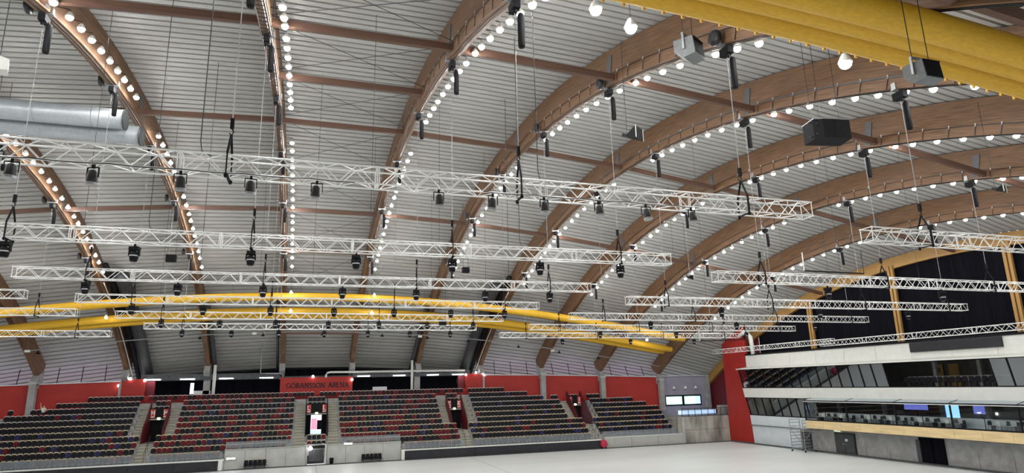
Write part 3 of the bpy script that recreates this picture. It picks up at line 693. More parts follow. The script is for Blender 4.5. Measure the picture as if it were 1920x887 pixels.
# ---- exits
def letter(ch, w_, h_):
    mb = MB(); q = (0.20 if ch == 'M' else 0.26) * w_
    def b(x0, z0, x1, z1, t=q): mb.bar((x0 * w_, 0, z0 * h_), (x1 * w_, 0, z1 * h_), t, 0.03, up=(0, 1, 0))
    if ch == 'M': b(-0.36, -0.5, -0.36, 0.5); b(0.36, -0.5, 0.36, 0.5); b(-0.36, 0.45, 0, -0.2); b(0.36, 0.45, 0, -0.2)
    if ch == 'L': b(-0.28, -0.5, -0.28, 0.5); b(-0.28, -0.42, 0.36, -0.42)
    if ch == 'K': b(-0.32, -0.5, -0.32, 0.5); b(-0.25, -0.02, 0.34, 0.47); b(-0.15, 0.08, 0.36, -0.47)
    if ch == 'I': b(0, -0.5, 0, 0.5)
    return mb
for (xc, hw, ch, lb) in ((XM, 1.2, 'L', 'central'), (XM + 16.55, 0.95, 'K', 'right side'), (XM - 16.55, 0.95, 'M', 'left side'), (XM + 33.05, 0.95, 'I', 'right corner')):
    t = thing('exit_portal', 'exit opening in the stand under the letter %s signs' % ch, 'doorway', (xc, PY(3), PZ(2)), 'stand exits')
    top = PZ(7) - PZ(2) - 0.35
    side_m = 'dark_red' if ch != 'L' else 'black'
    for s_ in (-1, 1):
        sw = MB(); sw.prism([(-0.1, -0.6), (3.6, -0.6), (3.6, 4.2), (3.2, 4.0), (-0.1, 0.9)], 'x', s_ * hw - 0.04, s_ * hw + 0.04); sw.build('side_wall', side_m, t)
    MB().box(-hw, hw, -0.2, 3.6, -0.6, 0.0).build('landing', 'concrete', t)
    bk = MB(); bk.box(-hw, hw, 3.6, 3.7, -0.6, top); bk.build('back_wall', 'black', t)
    MB().box(-hw, hw, 3.0, 3.25, top - 0.15, top + 1.0).build('lintel', 'black', t)
    MB().box(-hw, hw, 2.92, 3.0, top - 0.22, top - 0.12).build('lintel_edge', 'concrete_light', t)
    if ch == 'L':
        MB().box(-0.62, 0.62, 3.5, 3.58, 0.1, top - 0.15).build('foyer_view', 'foyer_glow', t)
        MB().box(-0.55, 0.1, 3.44, 3.5, 0.55, top - 0.7).build('foyer_wall', 'foyer_pink', t)
        MB().box(-0.65, 0.65, 3.42, 3.5, 0.05, 0.5).build('foyer_floor', 'foyer_blue', t)
        MB().box(0.12, 0.62, 3.40, 3.48, 0.55, 1.6).build('foyer_cabinet', 'black', t)
        for s_ in (-1, 1):
            c = MB()
            for q in range(5): x = s_ * (0.66 + q * 0.11); c.tube([(x, 3.35 + 0.03 * (q % 2), 0.0), (x, 3.35 + 0.03 * (q % 2), top - 0.15)], 0.07, 6)
            c.build('drape', 'black', t)
    else:
        for s_ in (-0.5, 0.5): MB().box(s_ * hw - hw * 0.46, s_ * hw + hw * 0.46, 3.5, 3.56, 0.0, top - 0.3).build('door_leaf', 'black' if ch != 'I' else ('foyer_blue' if s_ < 0 else 'black'), t)
    for s_ in (-1, 1):
        sg = thing('letter_sign', 'red sign with a white letter %s on the %s of the %s exit lintel' % (ch, 'left' if s_ < 0 else 'right', lb), 'sign', (xc + s_ * (hw - 0.32), PY(3) + 2.96, PZ(2) + top + 0.42), 'exit letter signs')
        MB().box(-0.24, 0.24, 0.0, 0.04, -0.46, 0.46).build('panel', 'sign_red', sg)
        o = letter(ch, 0.42, 0.56).build('letter', 'sign_white', sg); o.location = (0, -0.02, 0.10)
        MB().box(-0.19, 0.19, -0.02, 0.0, -0.40, -0.28).build('caption_strip', 'sign_white', sg)
    e = thing('exit_lamp', 'small glowing exit lamp on the lintel under the letter %s signs' % ch, 'lamp', (xc, PY(3) + 2.86, PZ(2) + top - 0.12), 'exit lamps')
    MB().lathe([(0.02, -0.12), (0.14, -0.08), (0.17, 0.0), (0.12, 0.09), (0.02, 0.12)], 10).build('globe', 'exit_glow', e, True); MB().box(-0.2, 0.2, 0.03, 0.08, 0.08, 0.14).build('mount', 'white_paint', e)

# ---- front walls
for side in (1, -1):
    sn = 'right' if side > 0 else 'left'
    wl = struct(MB().box(*mir(side, 1.1, 9.1), 75.15, 75.5, 0, 1.95).build('wall_front_%s' % sn, 'concrete_light'))
    x0, x1 = mir(side, 1.1, 9.1)
    for q in range(4):
        a = x0 + (x1 - x0) * q / 4; MB().box(a + 0.02, a + (x1 - x0) / 4 - 0.02, 75.08, 75.16, 0.05, 1.93).build('wall_panel', 'concrete_light', wl)
    MB().box(x0, x1, 75.02, 75.5, 1.95, 2.02).build('coping', 'concrete_light', wl)
    x0, x1 = mir(side, 9.1, 34.2)
    wl = struct(MB().box(x0, x1, 74.65, 75.5, 0, 1.0).build('wall_boards_%s' % sn, 'concrete_light'))
    MB().box(x0, x1, 74.45, 75.0, 1.0, 1.12).build('coping', 'white_paint', wl)
    n = 6
    for q in range(n):
        a = x0 + 0.35 + (x1 - x0 - 0.9) * q / n; b = x0 + 0.35 + (x1 - x0 - 0.9) * (q + 1) / n
        bd = MB().box(a + 0.015, b - 0.015, 74.5, 74.64, 0.06, 0.97).build('rink_board', 'board')
        tag(bd, 'black rink board panel on the %s half of the stand front, %s from the centre' % (sn, onm[q if side > 0 else n - 1 - q]), 'board', 'rink boards')
    for xx, nm in ((x0 + 0.17, 'left'), (x1 - 0.3, 'right')):
        tag(MB().prism([(xx - 0.2, 74.6), (xx + 0.2, 74.6), (xx + 0.16, 74.42), (xx - 0.16, 74.42)], 'z', 0.05, 1.0).build('board_end_post', 'white_paint'), 'white end post at the %s end of the %s row of black boards' % (nm, sn), 'post')
wl = struct(MB().box(XM + 34.2, 47.6, 75.0, 75.5, 0, 1.2).build('wall_corner', 'concrete_light'))
for q in range(3):
    a = XM + 34.2 + (47.6 - XM - 34.2) * q / 3; MB().box(a + 0.02, a + (47.6 - XM - 34.2) / 3 - 0.02, 74.93, 75.01, 0.05, 1.18).build('wall_panel', 'concrete_light', wl)
MB().box(XM + 34.2, 47.6, 74.95, 75.5, 1.2, 1.28).build('coping', 'white_paint', wl)
for side in (1, -1):   # glass rails over the front row
    sn = 'right' if side > 0 else 'left'
    for (s0, s1, y, z, nm) in ((2.6, 9.0, 75.3, 2.0, 'central'), (9.3, 16.2, 74.8, 1.1, 'inner'), (17.6, 32.6, 74.8, 1.1, 'wing'), (34.3, 44.8, 75.3, 1.2, 'corner')):
        a, b = mir(side, s0, s1); n = max(2, round((b - a) / 1.35)); st_ = (b - a) / n
        t = thing('glass_railing', 'low glass railing on thin posts before the %s front seats, %s half' % (nm, sn), 'railing', (a, y, z), 'front glass railings')
        gm = MB().box(0.03, st_ - 0.03, -0.006, 0.006, 0.1, 0.75).mesh('pane', 'glass_rail'); pm = MB().box(-0.02, 0.02, -0.03, 0.03, -0.15, 0.8).mesh('post', 'steel')
        for q in range(n + 1):
            obj('post', pm, t, (q * st_, 0, 0))
            if q < n: obj('pane', gm, t, (q * st_, 0, 0))

# ---- central ground door
t = thing('tunnel_door', 'dark tunnel doorway at floor level below the central exit', 'doorway', (XM, 75.1, 0))
MB().box(-0.9, 0.9, 1.2, 1.3, 0, 2.0).build('inner_wall', 'interior', t); MB().box(-0.75, 0.75, 0.35, 0.42, 0.35, 1.55).build('gate_leaf', 'duct_dark', t)
for s_ in (-1, 1): MB().box(s_ * 1.0 - 0.1, s_ * 1.0 + 0.1, -0.05, 0.4, 0, 2.0).build('jamb', 'concrete', t)
MB().box(-1.2, 1.2, -0.1, 0.4, 2.0, 2.12).build('lintel', 'concrete', t)
MB().tube([(0.98, -0.25, 0), (0.98, -0.25, 2.05), (0.55, -0.2, 2.15)], 0.06, 6).build('rail_post', 'white_paint', t)
e = thing('round_lamp', 'round glowing lamp beside the tunnel doorway lintel', 'lamp', (XM - 0.62, 75.0, 1.72)); MB().lathe([(0.02, -0.22), (0.2, -0.1), (0.22, 0.05), (0.1, 0.2), (0.02, 0.22)], 10).build('globe', 'spot_glow', e, True); MB().box(-0.05, 0.05, 0.1, 0.3, -0.05, 0.05).build('mount', 'dark_metal', e)
tag(MB().lathe([(0.17, 0), (0.22, 0.62), (0.24, 0.64), (0.2, 0.66)], 10, 0, (4.0 - 0.35, 74.8, 0)).build('waste_bin', 'black', None, True), 'black round waste bin beside the tunnel doorway', 'bin')
# ---- player benches
def bench(x, lb):
    t = thing('team_bench', lb, 'bench', (x, 74.75, 0), 'team benches')
    for i in range(5):
        a = -1.1 + i * 0.44
        s_ = MB(); s_.prism([(-0.2, 0.42), (0.2, 0.42), (0.2, 0.8), (0.12, 0.9), (-0.12, 0.9), (-0.2, 0.8)], 'y', 0.08, 0.14); s_.box(-0.2, 0.2, -0.25, 0.1, 0.36, 0.44)
        o = s_.build('seat', 'seat_black', t); o.location = (a + 0.22, 0, 0)
        r_ = MB().bar((-0.12, 0.1, 0.9), (0.12, 0.1, 0.9), 0.05, 0.03).build('seat_rim', 'seat_rim', o)
    MB().box(-1.15, 1.15, -0.06, 0.0, 0.28, 0.36).build('beam', 'dark_metal', t)
    for xx in (-0.95, 0, 0.95): MB().box(xx - 0.04, xx + 0.04, -0.2, 0.12, 0, 0.3).build('leg', 'dark_metal', t)
    for xx in (-1.2, 1.2): MB().box(xx - 0.08, xx + 0.08, -0.05, 0.02, 0.4, 0.46).build('end_handle', 'white_paint', t)
bench(-4.03, 'black five-seat team bench on the floor left of the tunnel doorway')
bench(7.9, 'black five-seat team bench on the floor right of the tunnel doorway')
for (p, lb) in (((-6.4, 74.9, 1.05), 'white box lamp at the end of the left boards'), ((5.35, 75.0, 1.95), 'white box lamp on the front wall right of the doorway')):
    t = thing('wall_lamp', lb, 'lamp', p); MB().box(-0.45, 0.45, -0.1, 0.1, 0, 0.16).build('housing', 'white_paint', t); MB().box(-0.4, 0.4, -0.13, -0.1, 0.02, 0.13).build('diffuser', 'tube_glow', t)
t = thing('hose_trolley', 'red covered hose trolley standing by the corner wall', 'trolley', (35.85, 74.35, 0))
MB().lathe([(0.28, 0.18), (0.42, 0.3), (0.45, 0.6), (0.36, 0.95), (0.15, 1.1)], 10).build('cover', 'red_cover', t, True)
for dx in (-0.25, 0.25): MB().tube([(dx, -0.06, 0.12), (dx, 0.06, 0.12)], 0.12, 10).build('wheel', 'black', t)
MB().tube([(-0.15, 0.1, 1.0), (-0.1, 0.15, 1.35), (0.05, 0.15, 1.45), (0.2, 0.1, 1.3), (0.18, 0.1, 1.0)], 0.025, 6).build('handle', 'dark_metal', t)
t = thing('hatch_cover', 'rounded white hatch cover on the concrete wall beside the red trolley', 'hatch', (34.85, 74.9, 0.62)); MB().box(-0.32, 0.32, -0.05, 0, -0.35, 0.3).build('plate', 'white_paint', t); MB().box(-0.26, 0.26, -0.08, -0.05, -0.1, -0.07).build('handle', 'steel', t)

# ================================================================== SEATS
def seat_geo(mb, o, cm, rm):
    x, y, z = o
    def sh(vs): return [(p[0] + x, p[1] + y, p[2] + z) for p in vs]
    # back shell with a rounded top, leaning back a little
    prof = [(-0.22, 0.40), (0.22, 0.40), (0.225, 0.74), (0.15, 0.83), (-0.15, 0.83), (-0.225, 0.74)]
    vs = [(px, 0.20 + (pz - 0.4) * 0.18, pz) for px, pz in prof] + [(px, 0.25 + (pz - 0.4) * 0.18, pz) for px, pz in prof]
    n = 6; mb.add(sh(vs), [tuple(range(n)), tuple(range(2 * n - 1, n - 1, -1))] + [(i, i + n, (i + 1) % n + n, (i + 1) % n) for i in range(n)], cm)
    # folded seat pan in front of the back
    vs = [(-0.21, 0.05, 0.36), (0.21, 0.05, 0.36), (0.20, 0.10, 0.66), (-0.20, 0.10, 0.66), (-0.21, 0.13, 0.34), (0.21, 0.13, 0.34), (0.20, 0.15, 0.66), (-0.20, 0.15, 0.66)]
    mb.add(sh(vs), [(0, 1, 2, 3), (7, 6, 5, 4), (0, 4, 5, 1), (1, 5, 6, 2), (2, 6, 7, 3), (3, 7, 4, 0)], cm)
    # pale rim over the top edge
    pr = [(-0.225, 0.75), (-0.15, 0.845), (0.15, 0.845), (0.225, 0.75)]
    vs = []
    for (px, pz) in pr:
        yy = 0.185 + (pz - 0.4) * 0.18; vs += [(px, yy - 0.01, pz - 0.042), (px, yy - 0.01, pz + 0.015), (px, yy + 0.09, pz + 0.015)]
    fs = []
    for i in range(3): fs += [(i * 3, i * 3 + 3, i * 3 + 4, i * 3 + 1), (i * 3 + 1, i * 3 + 4, i * 3 + 5, i * 3 + 2)]
    mb.add(sh(vs), fs, rm)
    # steel foot
    mb.box(x - 0.03, x + 0.03, y + 0.14, y + 0.24, z, z + 0.42, 3)
SC = ['seat_black', 'seat_red', 'seat_blue']
seats = []
cols = [ax(k) for k in (0, 7, 8, 9)]
for (i, a, b, bn) in seat_iv:
    n = int((b - a) / 0.5); off = (b - a - n * 0.5) / 2
    for q in range(n):
        x = a + off + 0.25 + q * 0.5
        if i >= 7 and any(abs(x - c) < 0.75 for c in cols): continue
        if bn.startswith('central') or 'above the' in bn:
            if 'aisle' in bn or 'above' in bn or i == 9: cx = 0 if random.random() < 0.85 else 1
            else:
                pr = 0.30 + 0.04 * max(0, 5 - i); rr = random.random(); cx = 1 if rr < pr else (2 if rr > 0.975 else 0)
        else:
            rr = random.random(); low = i < 4; cx = 1 if rr < (0.05 if low else 0.015) else (2 if rr > (0.86 if low else 0.96) else 0)
        P = Vector((x, PY(i) + 0.45, PZ(i))); d = (P - Vector((0, 0, H))); dep = d.dot(FWD); u = 960 + 1191.37 * d.dot(RGT) / dep; v = 443.5 - 1191.37 * d.dot(UPV) / dep
        seats.append((dep if (-5 < u < 1925 and v < 892) else 1e9, i, x, cx, bn, (q + 1) if (a + b) / 2 > XM else (n - q)))
seats.sort(key=lambda s_: s_[0])
seat_me = {}
for cx in range(3):
    for rim in range(2):
        mb = MB(); seat_geo(mb, (0, 0, 0), 0, 1)
        mb.m = [2 if q == 3 else q for q in mb.m]
        seat_me[cx, rim] = mb.mesh('stadium_seat', [SC[cx], 'seat_rim' if rim == 0 else 'seat_rim_pale', 'dark_metal'])
rown = {-1: 'front', 0: 'second', 1: 'third', 2: 'fourth', 3: 'fifth', 4: 'sixth', 5: 'seventh', 6: 'eighth', 7: 'ninth', 8: 'tenth', 9: 'top'}
cname = ['black', 'dark red', 'dark blue']
for (dp, i, x, cx, bn, qn) in seats[:300]:
    o = obj('stadium_seat', seat_me[cx, 0 if i < 5 else 1], None, (x, PY(i) + 0.42, PZ(i)))
    tag(o, '%s plastic seat, %s from the inner end in the %s row, %s' % (cname[cx], nth(qn), rown[i], bn), 'seat', 'stadium seats')
mb = MB()
for (dp, i, x, cx, bn, qn) in seats[300:]:
    seat_geo(mb, (x, PY(i) + 0.42, PZ(i)), cx, 4 if i < 5 else 5)
rest = mb.build('stadium_seats', ['seat_black', 'seat_red', 'seat_blue', 'dark_metal', 'seat_rim', 'seat_rim_pale'])
stuff(tag(rest, 'rows of folded black, dark red and blue plastic seats filling the stand', 'seats'))

# ================================================================== BACK WALLS, CONCOURSE, SIGN
def wtop(X): s_ = abs(X - XM); return 9.45 - 0.00045 * s_ * s_
bays = [(-3, -2), (-2, -1), (-1, 0), (0, 1), (6, 7), (7, 8), (8, 9)]
for q, (k0, k1) in enumerate(bays):
    x0 = ax(k0); x1 = ax(k1)
    if k1 == 1: x1 = -19.3
    if k0 == 6: x0 = 23.3
    mb = MB(); n = 6
    for i in range(n):
        a = x0 + (x1 - x0) * i / n; b = x0 + (x1 - x0) * (i + 1) / n
        ya, yb = yw(a) - 0.1, yw(b) - 0.1
        mb.add([(a, ya, 3.5), (b, yb, 3.5), (b, yb, wtop(b)), (a, ya, wtop(a)), (a, ya + 0.2, 3.5), (b, yb + 0.2, 3.5), (b, yb + 0.2, wtop(b)), (a, ya + 0.2, wtop(a))], [(0, 1, 2, 3), (3, 2, 6, 7), (4, 7, 6, 5)])
    wl = struct(mb.build('wall_back_%d' % (q + 1), 'red_wall'))
    lg = MB().bar((x0, yw(x0) - 0.12, wtop(x0) + 0.05), (x1, yw(x1) - 0.12, wtop(x1) + 0.05), 0.3, 0.1).build('wall_ledge', 'white_cool', wl)
    if k0 >= -1:
        gs = thing('led_strip', 'purple glowing strip behind the top of the red wall, %s bay' % ['outer left', 'far left', 'second left', 'first left', 'first right', 'second right', 'third right'][q], 'lamp', ((x0 + x1) / 2, yw((x0 + x1) / 2) + 0.9, wtop((x0 + x1) / 2) - 0.4), 'purple wall strips')
        MB().box(-3.2, 3.2, -0.05, 0.05, 0, 0.06).build('tube', 'purple_glow', gs); MB().box(-3.3, 3.3, -0.1, 0.1, -0.08, 0).build('housing', 'dark_metal', gs)
    for fr in (0.22, 0.5, 0.78):
        x = x0 + (x1 - x0) * fr; yb = yw(x) + 0.5; d = 4.2
        st_ = MB().tube([(x, yb - 0.3, wtop(x)), (x + (0.5 if k0 > 3 else -0.5), yb + d * 0.45, wtop(x) + 2.6)], 0.045, 5).build('steel_strut', 'dark_metal')
        tag(st_, 'thin dark raking strut above the red wall, %s in its bay, %s bay' % ({0.22: 'left', 0.5: 'middle', 0.78: 'right'}[fr], ['outer left', 'far left', 'second left', 'first left', 'first right', 'second right', 'third right'][q]), 'strut', 'struts above the red walls')
for (x0, x1, sn) in ((-19.3, -16.9, 'left'), (20.95, 23.3, 'right')):
    struct(MB().box(x0, x1, 84.2, 84.6, 5.5, 9.5).build('wall_pier_%s' % sn, 'red_wall'))
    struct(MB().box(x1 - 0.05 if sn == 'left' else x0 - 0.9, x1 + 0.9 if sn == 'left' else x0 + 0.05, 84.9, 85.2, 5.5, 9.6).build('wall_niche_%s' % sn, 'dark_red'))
    xx = x0 - 0.05 if sn == 'left' else x1 + 0.05
    tag(MB().box(xx - 0.1, xx + 0.1, 83.9, 84.2, 6.5, 9.2).build('wall_post', 'concrete'), 'slim grey post beside the %s red pier' % sn, 'post')
for k in (0, 7, 8, 9):
    X = ax(k); y = yw(X)
    t = thing('concrete_column', 'grey concrete column carrying the %s arch, seen against the red wall' % ORD[k], 'column', (X, y - 0.75, 4.0), 'concrete columns')
    top = za(X, y) - 4.0 - 0.5
    MB().box(-0.33, 0.33, -0.3, 0.3, 0, top).build('shaft', 'concrete', t); MB().box(-0.4, 0.4, -0.36, 0.36, top - 0.15, top + 0.12).build('cap', 'concrete_light', t)
# central band, opening and sign
struct(MB().box(-16.9, 20.95, 84.35, 84.75, 6.2, 7.62).build('wall_band', 'red_wall'))
struct(MB().box(-19, 23, 88.9, 89.1, 5, 12).build('wall_concourse', 'curtain'))
struct(MB().box(-17.5, 21.6, 84.8, 89, 9.3, 9.55).build('ceiling_concourse', 'duct_dark'))
struct(MB().box(-17.5, -2.4, 84.75, 85.05, 9.35, 10.0).build('trim_3', 'duct_dark')); struct(MB().box(6.3, 21.6, 84.75, 85.05, 9.35, 10.0).build('trim_4', 'duct_dark'))
for i, x in enumerate((-16.2, -12.6, -8.4, -3.9, 7.7, 12.2, 16.6, 20.0)):
    t = thing('strip_light', 'white strip light over the dark opening %s of the sign, %s from the sign' % ('left' if x < 0 else 'right', onm[3 - i] if i < 4 else onm[i - 4]), 'lamp', (x, 84.68, 9.42), 'strip lights over the openings')
    MB().box(-0.75, 0.75, -0.06, 0.06, -0.05, 0.03).build('tube', 'tube_glow', t); MB().box(-0.8, 0.8, -0.05, 0.05, 0.03, 0.08).build('housing', 'white_paint', t)
for (x, lb) in ((-11.0, 'pale vending panel in the dark opening left of the sign'), (9.8, 'pale vending panel in the dark opening right of the sign')):
    tag(MB().box(x - 0.9, x + 0.9, 85.1, 85.3, 7.3, 8.05).build('counter_panel', 'white_cool'), lb, 'panel')
t = thing('concourse_window', 'narrow bright window glowing in the dark opening left of the sign', 'window', (-12.6, 88.6, 8.6)); MB().box(-0.2, 0.2, 0, 0.1, -0.9, 0.4).build('pane', 'foyer_glow', t); MB().box(-0.26, 0.26, 0.08, 0.15, -0.95, 0.76).build('frame', 'black', t)
for (k, lb) in ((2, 'third'), (5, 'sixth')):
    X = ax(k); tag(MB().box(X - 0.35, X + 0.35, 85.1, 85.7, 5, za(X, 85.3)).build('concrete_column', 'concrete'), 'grey column under the %s arch inside the dark opening' % lb, 'column', 'opening columns')
t = thing('arena_sign', 'red wall sign reading GÖRANSSON ARENA in dark letters above the stand', 'sign', (XM, 84.2, 7.6))
MB().box(-4.32, 4.25, 0, 0.35, -0.35, 1.78).build('panel', 'red_wall', t)
def serif_letter(ch, h):
    mb = MB(); T = 0.23 * h; th = 0.14 * h; D = 0.03
    def b(x0, z0, x1, z1, w_=T): mb.bar((x0 * h, 0, z0 * h), (x1 * h, 0, z1 * h), w_, D, up=(0, 1, 0))
    def serif(x, z): b(x - 0.14, z, x + 0.14, z, th)
    def arc(cx, cz, rx, rz, a0, a1, w_=T, n=9):
        pts = [(cx + rx * math.cos(R(a0 + (a1 - a0) * i / n)), cz + rz * math.sin(R(a0 + (a1 - a0) * i / n))) for i in range(n + 1)]
        for p, q in zip(pts, pts[1:]):
            ww = th + (T - th) * abs(math.cos(math.atan2((p[1] + q[1]) / 2 - cz, (p[0] + q[0]) / 2 - cx)))
            b(p[0], p[1], q[0], q[1], ww)
    if ch == 'G': arc(0, 0.5, 0.40, 0.46, 40, 320); b(0.34, 0.12, 0.34, 0.45); b(0.2, 0.46, 0.46, 0.46, th); w_ = 0.95
    elif ch in 'OÖ':
        arc(0, 0.5, 0.42, 0.46, 0, 360, n=16); w_ = 1.0
        if ch == 'Ö': b(-0.2, 1.12, -0.2, 1.25); b(0.2, 1.12, 0.2, 1.25)
    elif ch == 'R': b(-0.22, 0, -0.22, 1); serif(-0.22, 0.04); b(-0.36, 0.96, 0.05, 0.96, th); arc(0.02, 0.73, 0.26, 0.23, 90, -90, n=6); b(-0.2, 0.5, 0.05, 0.5, th); b(0.02, 0.5, 0.36, 0.03); w_ = 0.8
    elif ch == 'A': b(-0.36, 0, 0, 1, th * 1.2); b(0, 1, 0.36, 0); b(-0.2, 0.35, 0.22, 0.35, th); serif(-0.36, 0.04); serif(0.36, 0.04); w_ = 0.98
    elif ch == 'N': b(-0.32, 0, -0.32, 1, th * 1.2); b(-0.36, 0.98, 0.32, 0.02); b(0.32, 0, 0.32, 1, th * 1.2); serif(-0.32, 0.04); serif(0.32, 0.96); w_ = 0.98
    elif ch == 'S': arc(0, 0.73, 0.24, 0.23, 30, 270, n=8); arc(0, 0.26, 0.26, 0.24, 90, -150, n=8); w_ = 0.68
    elif ch == 'E': b(-0.22, 0, -0.22, 1); b(-0.34, 0.96, 0.28, 0.96, th); b(-0.34, 0.04, 0.3, 0.04, th); b(-0.2, 0.52, 0.18, 0.52, th); b(0.27, 0.86, 0.27, 0.96, th); b(0.29, 0.04, 0.29, 0.16, th); w_ = 0.78
    return mb, w_
txt = 'GÖRANSSON ARENA'; wid = []
for ch in txt: wid.append(0.55 if ch == ' ' else serif_letter(ch, 1)[1])
LH = 0.60; tot = sum(wid) * LH; sc_x = 7.45 / tot; x = -3.62
for ch, w_ in zip(txt, wid):
    if ch != ' ':
        o = serif_letter(ch, LH)[0].build('letter', 'letter_dark', t); o.location = (x + w_ * LH * sc_x / 2, -0.02, 0.50); o.scale = (sc_x, 1, 1)
    x += w_ * LH * sc_x
for (x, z, lb) in ((1.5, 9.45, 'small white spotlight on top of the arena sign'), (6.2, 9.0, 'small white spotlight at the right end of the arena sign'), (-16.9, 9.35, 'small white spotlight at the left red pier'), (-18.4, 9.55, 'small white fitting on top of the left red pier'), (20.9, 9.35, 'small white spotlight at the right red pier'), (22.3, 9.6, 'small white fitting on top of the right red pier'), (-19.5, 8.8, 'tiny white fitting left of the left red pier'), (23.4, 9.2, 'tiny white fitting right of the right red pier')):
    e = thing('small_spotlight', lb, 'lamp', (x, 84.05, z)); MB().lathe([(0.02, -0.14), (0.13, -0.1), (0.15, 0.04), (0.08, 0.13)], 8).build('globe', 'spot_glow', e, True); MB().box(-0.04, 0.04, 0.05, 0.2, 0.0, 0.18).build('mount', 'white_paint', e)

# ---- seated person beside the left column
def skin_person(loc):
    t = thing('person', 'person in a pale shirt seated high in the stand with one arm raised', 'person', loc)
    J = {'pel': (0, 0.15, 0.45), 'bel': (0, 0.17, 0.65), 'che': (0, 0.16, 0.88), 'nec': (0, 0.14, 1.03), 'hea': (0.03, 0.12, 1.14), 'cro': (0.04, 0.12, 1.26),
         'sl': (-0.18, 0.15, 0.97), 'el': (-0.26, 0.10, 1.20), 'wl': (-0.28, 0.08, 1.45), 'hl': (-0.28, 0.07, 1.56), 'sr': (0.18, 0.15, 0.97), 'er': (0.27, 0.08, 0.72), 'wr': (0.26, -0.12, 0.60), 'hr': (0.24, -0.2, 0.59),
         'tl': (-0.1, 0.12, 0.45), 'kl': (-0.13, -0.28, 0.47), 'fl': (-0.14, -0.28, 0.08), 'ol': (-0.15, -0.42, 0.04), 'tr': (0.1, 0.12, 0.45), 'kr': (0.13, -0.28, 0.47), 'fr': (0.14, -0.28, 0.08), 'orr': (0.15, -0.42, 0.04)}
    rad = dict(pel=.15, bel=.14, che=.15, nec=.055, hea=.095, cro=.07, sl=.06, el=.045, wl=.035, hl=.04, sr=.06, er=.045, wr=.035, hr=.04, tl=.09, kl=.065, fl=.045, ol=.035, tr=.09, kr=.065, fr=.045, orr=.035)
    E = [('pel', 'bel'), ('bel', 'che'), ('che', 'nec'), ('nec', 'hea'), ('hea', 'cro'), ('che', 'sl'), ('sl', 'el'), ('el', 'wl'), ('wl', 'hl'), ('che', 'sr'), ('sr', 'er'), ('er', 'wr'), ('wr', 'hr'), ('pel', 'tl'), ('tl', 'kl'), ('kl', 'fl'), ('fl', 'ol'), ('pel', 'tr'), ('tr', 'kr'), ('kr', 'fr'), ('fr', 'orr')]
    nm = list(J); me = bpy.data.meshes.new('body'); me.from_pydata([J[n] for n in nm], [(nm.index(a), nm.index(b)) for a, b in E], [])
    o = obj('body', me, t); sm = o.modifiers.new('skin', 'SKIN')
    sv = me.skin_vertices[0].data
    for i, n in enumerate(nm): sv[i].radius = (rad[n], rad[n])
    sv[0].use_root = True
    o.modifiers.new('sub', 'SUBSURF').levels = 1; o.modifiers['sub'].render_levels = 1
    dg = bpy.context.evaluated_depsgraph_get(); m2 = bpy.data.meshes.new_from_object(o.evaluated_get(dg)); o.modifiers.clear(); o.data = m2
    m2.materials.clear()
    for q in ('shirt', 'trousers', 'skin', 'hair'): m2.materials.append(M[q])
    for p in m2.polygons:
        c = p.center; p.use_smooth = True
        p.material_index = 2 if (c.z > 1.03 or (abs(c.x) > 0.2 and (c.z > 1.1 or c.z < 0.75) and c.z > 0.5)) else (1 if c.z < 0.56 else 0)
        if c.z > 1.17 and abs(c.x) < 0.15 and (c.y > 0.10 or c.z > 1.24): p.material_index = 3
skin_person((-25.6, PY(7) + 0.1, PZ(7)))
# ================================================================== CORNER TERRACE
wl = struct(MB().box(46.95, 54.75, 75.02, 75.4, 0, 3.3).build('wall_terrace', 'concrete_stain'))
for q in range(3):
    for r_ in range(2):
        a = 47.75 + q * 2.32; MB().box(a, a + 2.28, 74.94, 75.02, 0.05 + r_ * 1.62, 1.63 + r_ * 1.62).build('wall_panel', 'concrete_stain', wl)
MB().box(47.45, 47.75, 74.8, 75.2, 0, 3.3).build('corner_pier', 'concrete_light', wl)
struct(MB().box(46.9, 56.8, 75.4, 82, 3.0, 3.3).build('floor_terrace', 'concrete'))
struct(MB().box(46.95, 47.2, 75.5, 81.6, 1.2, 3.3).build('wall_terrace_side', 'concrete_stain'))
wl = struct(MB().box(48.6, 56.8, 81.45, 81.7, 3.3, 8.6).build('wall_lavender', 'lavender'))
MB().box(48.6, 56.8, 81.2, 81.5, 8.55, 8.68).build('wall_ledge', 'white_cool', wl)
for q in range(2):
    a = 49.2 + q * 2.95
    t = struct(MB().box(a - 0.12, a + 2.92, 81.36, 81.46, 4.5, 5.95).build('window_%d' % (q + 1), 'black'))
    MB().box(a + 0.1, a + (2.62 if q == 0 else 1.95), 81.30, 81.37, 4.68, 5.75).build('pane', 'window_cyan', t)
    if q == 1: MB().box(a + 2.02, a + 2.7, 81.30, 81.37, 4.68, 5.75).build('pane', 'counter_glow', t)
for i, x in enumerate((50.67, 52.55, 54.25, 56.2)):
    e = thing('wall_cone_lamp', '%s white cone lamp on the wall above the glowing terrace windows' % ['first', 'second', 'third', 'fourth'][i], 'lamp', (x, 81.3, 7.0), 'terrace wall lamps')
    s_ = 1.0 if i < 3 else 1.5
    MB().lathe([(0.24 * s_, -0.2 * s_), (0.22 * s_, -0.1 * s_), (0.08 * s_, 0.18 * s_), (0.03, 0.2 * s_)], 10).build('shade', 'sign_white', e, True); MB().box(-0.04, 0.04, 0.0, 0.16, 0.0, 0.06).build('mount', 'dark_metal', e)
tag(MB().box(55.75, 56.35, 80.9, 81.4, 3.3, 8.6).build('concrete_column', 'concrete'), 'dark grey column between the lavender wall and the dark red wall', 'column')
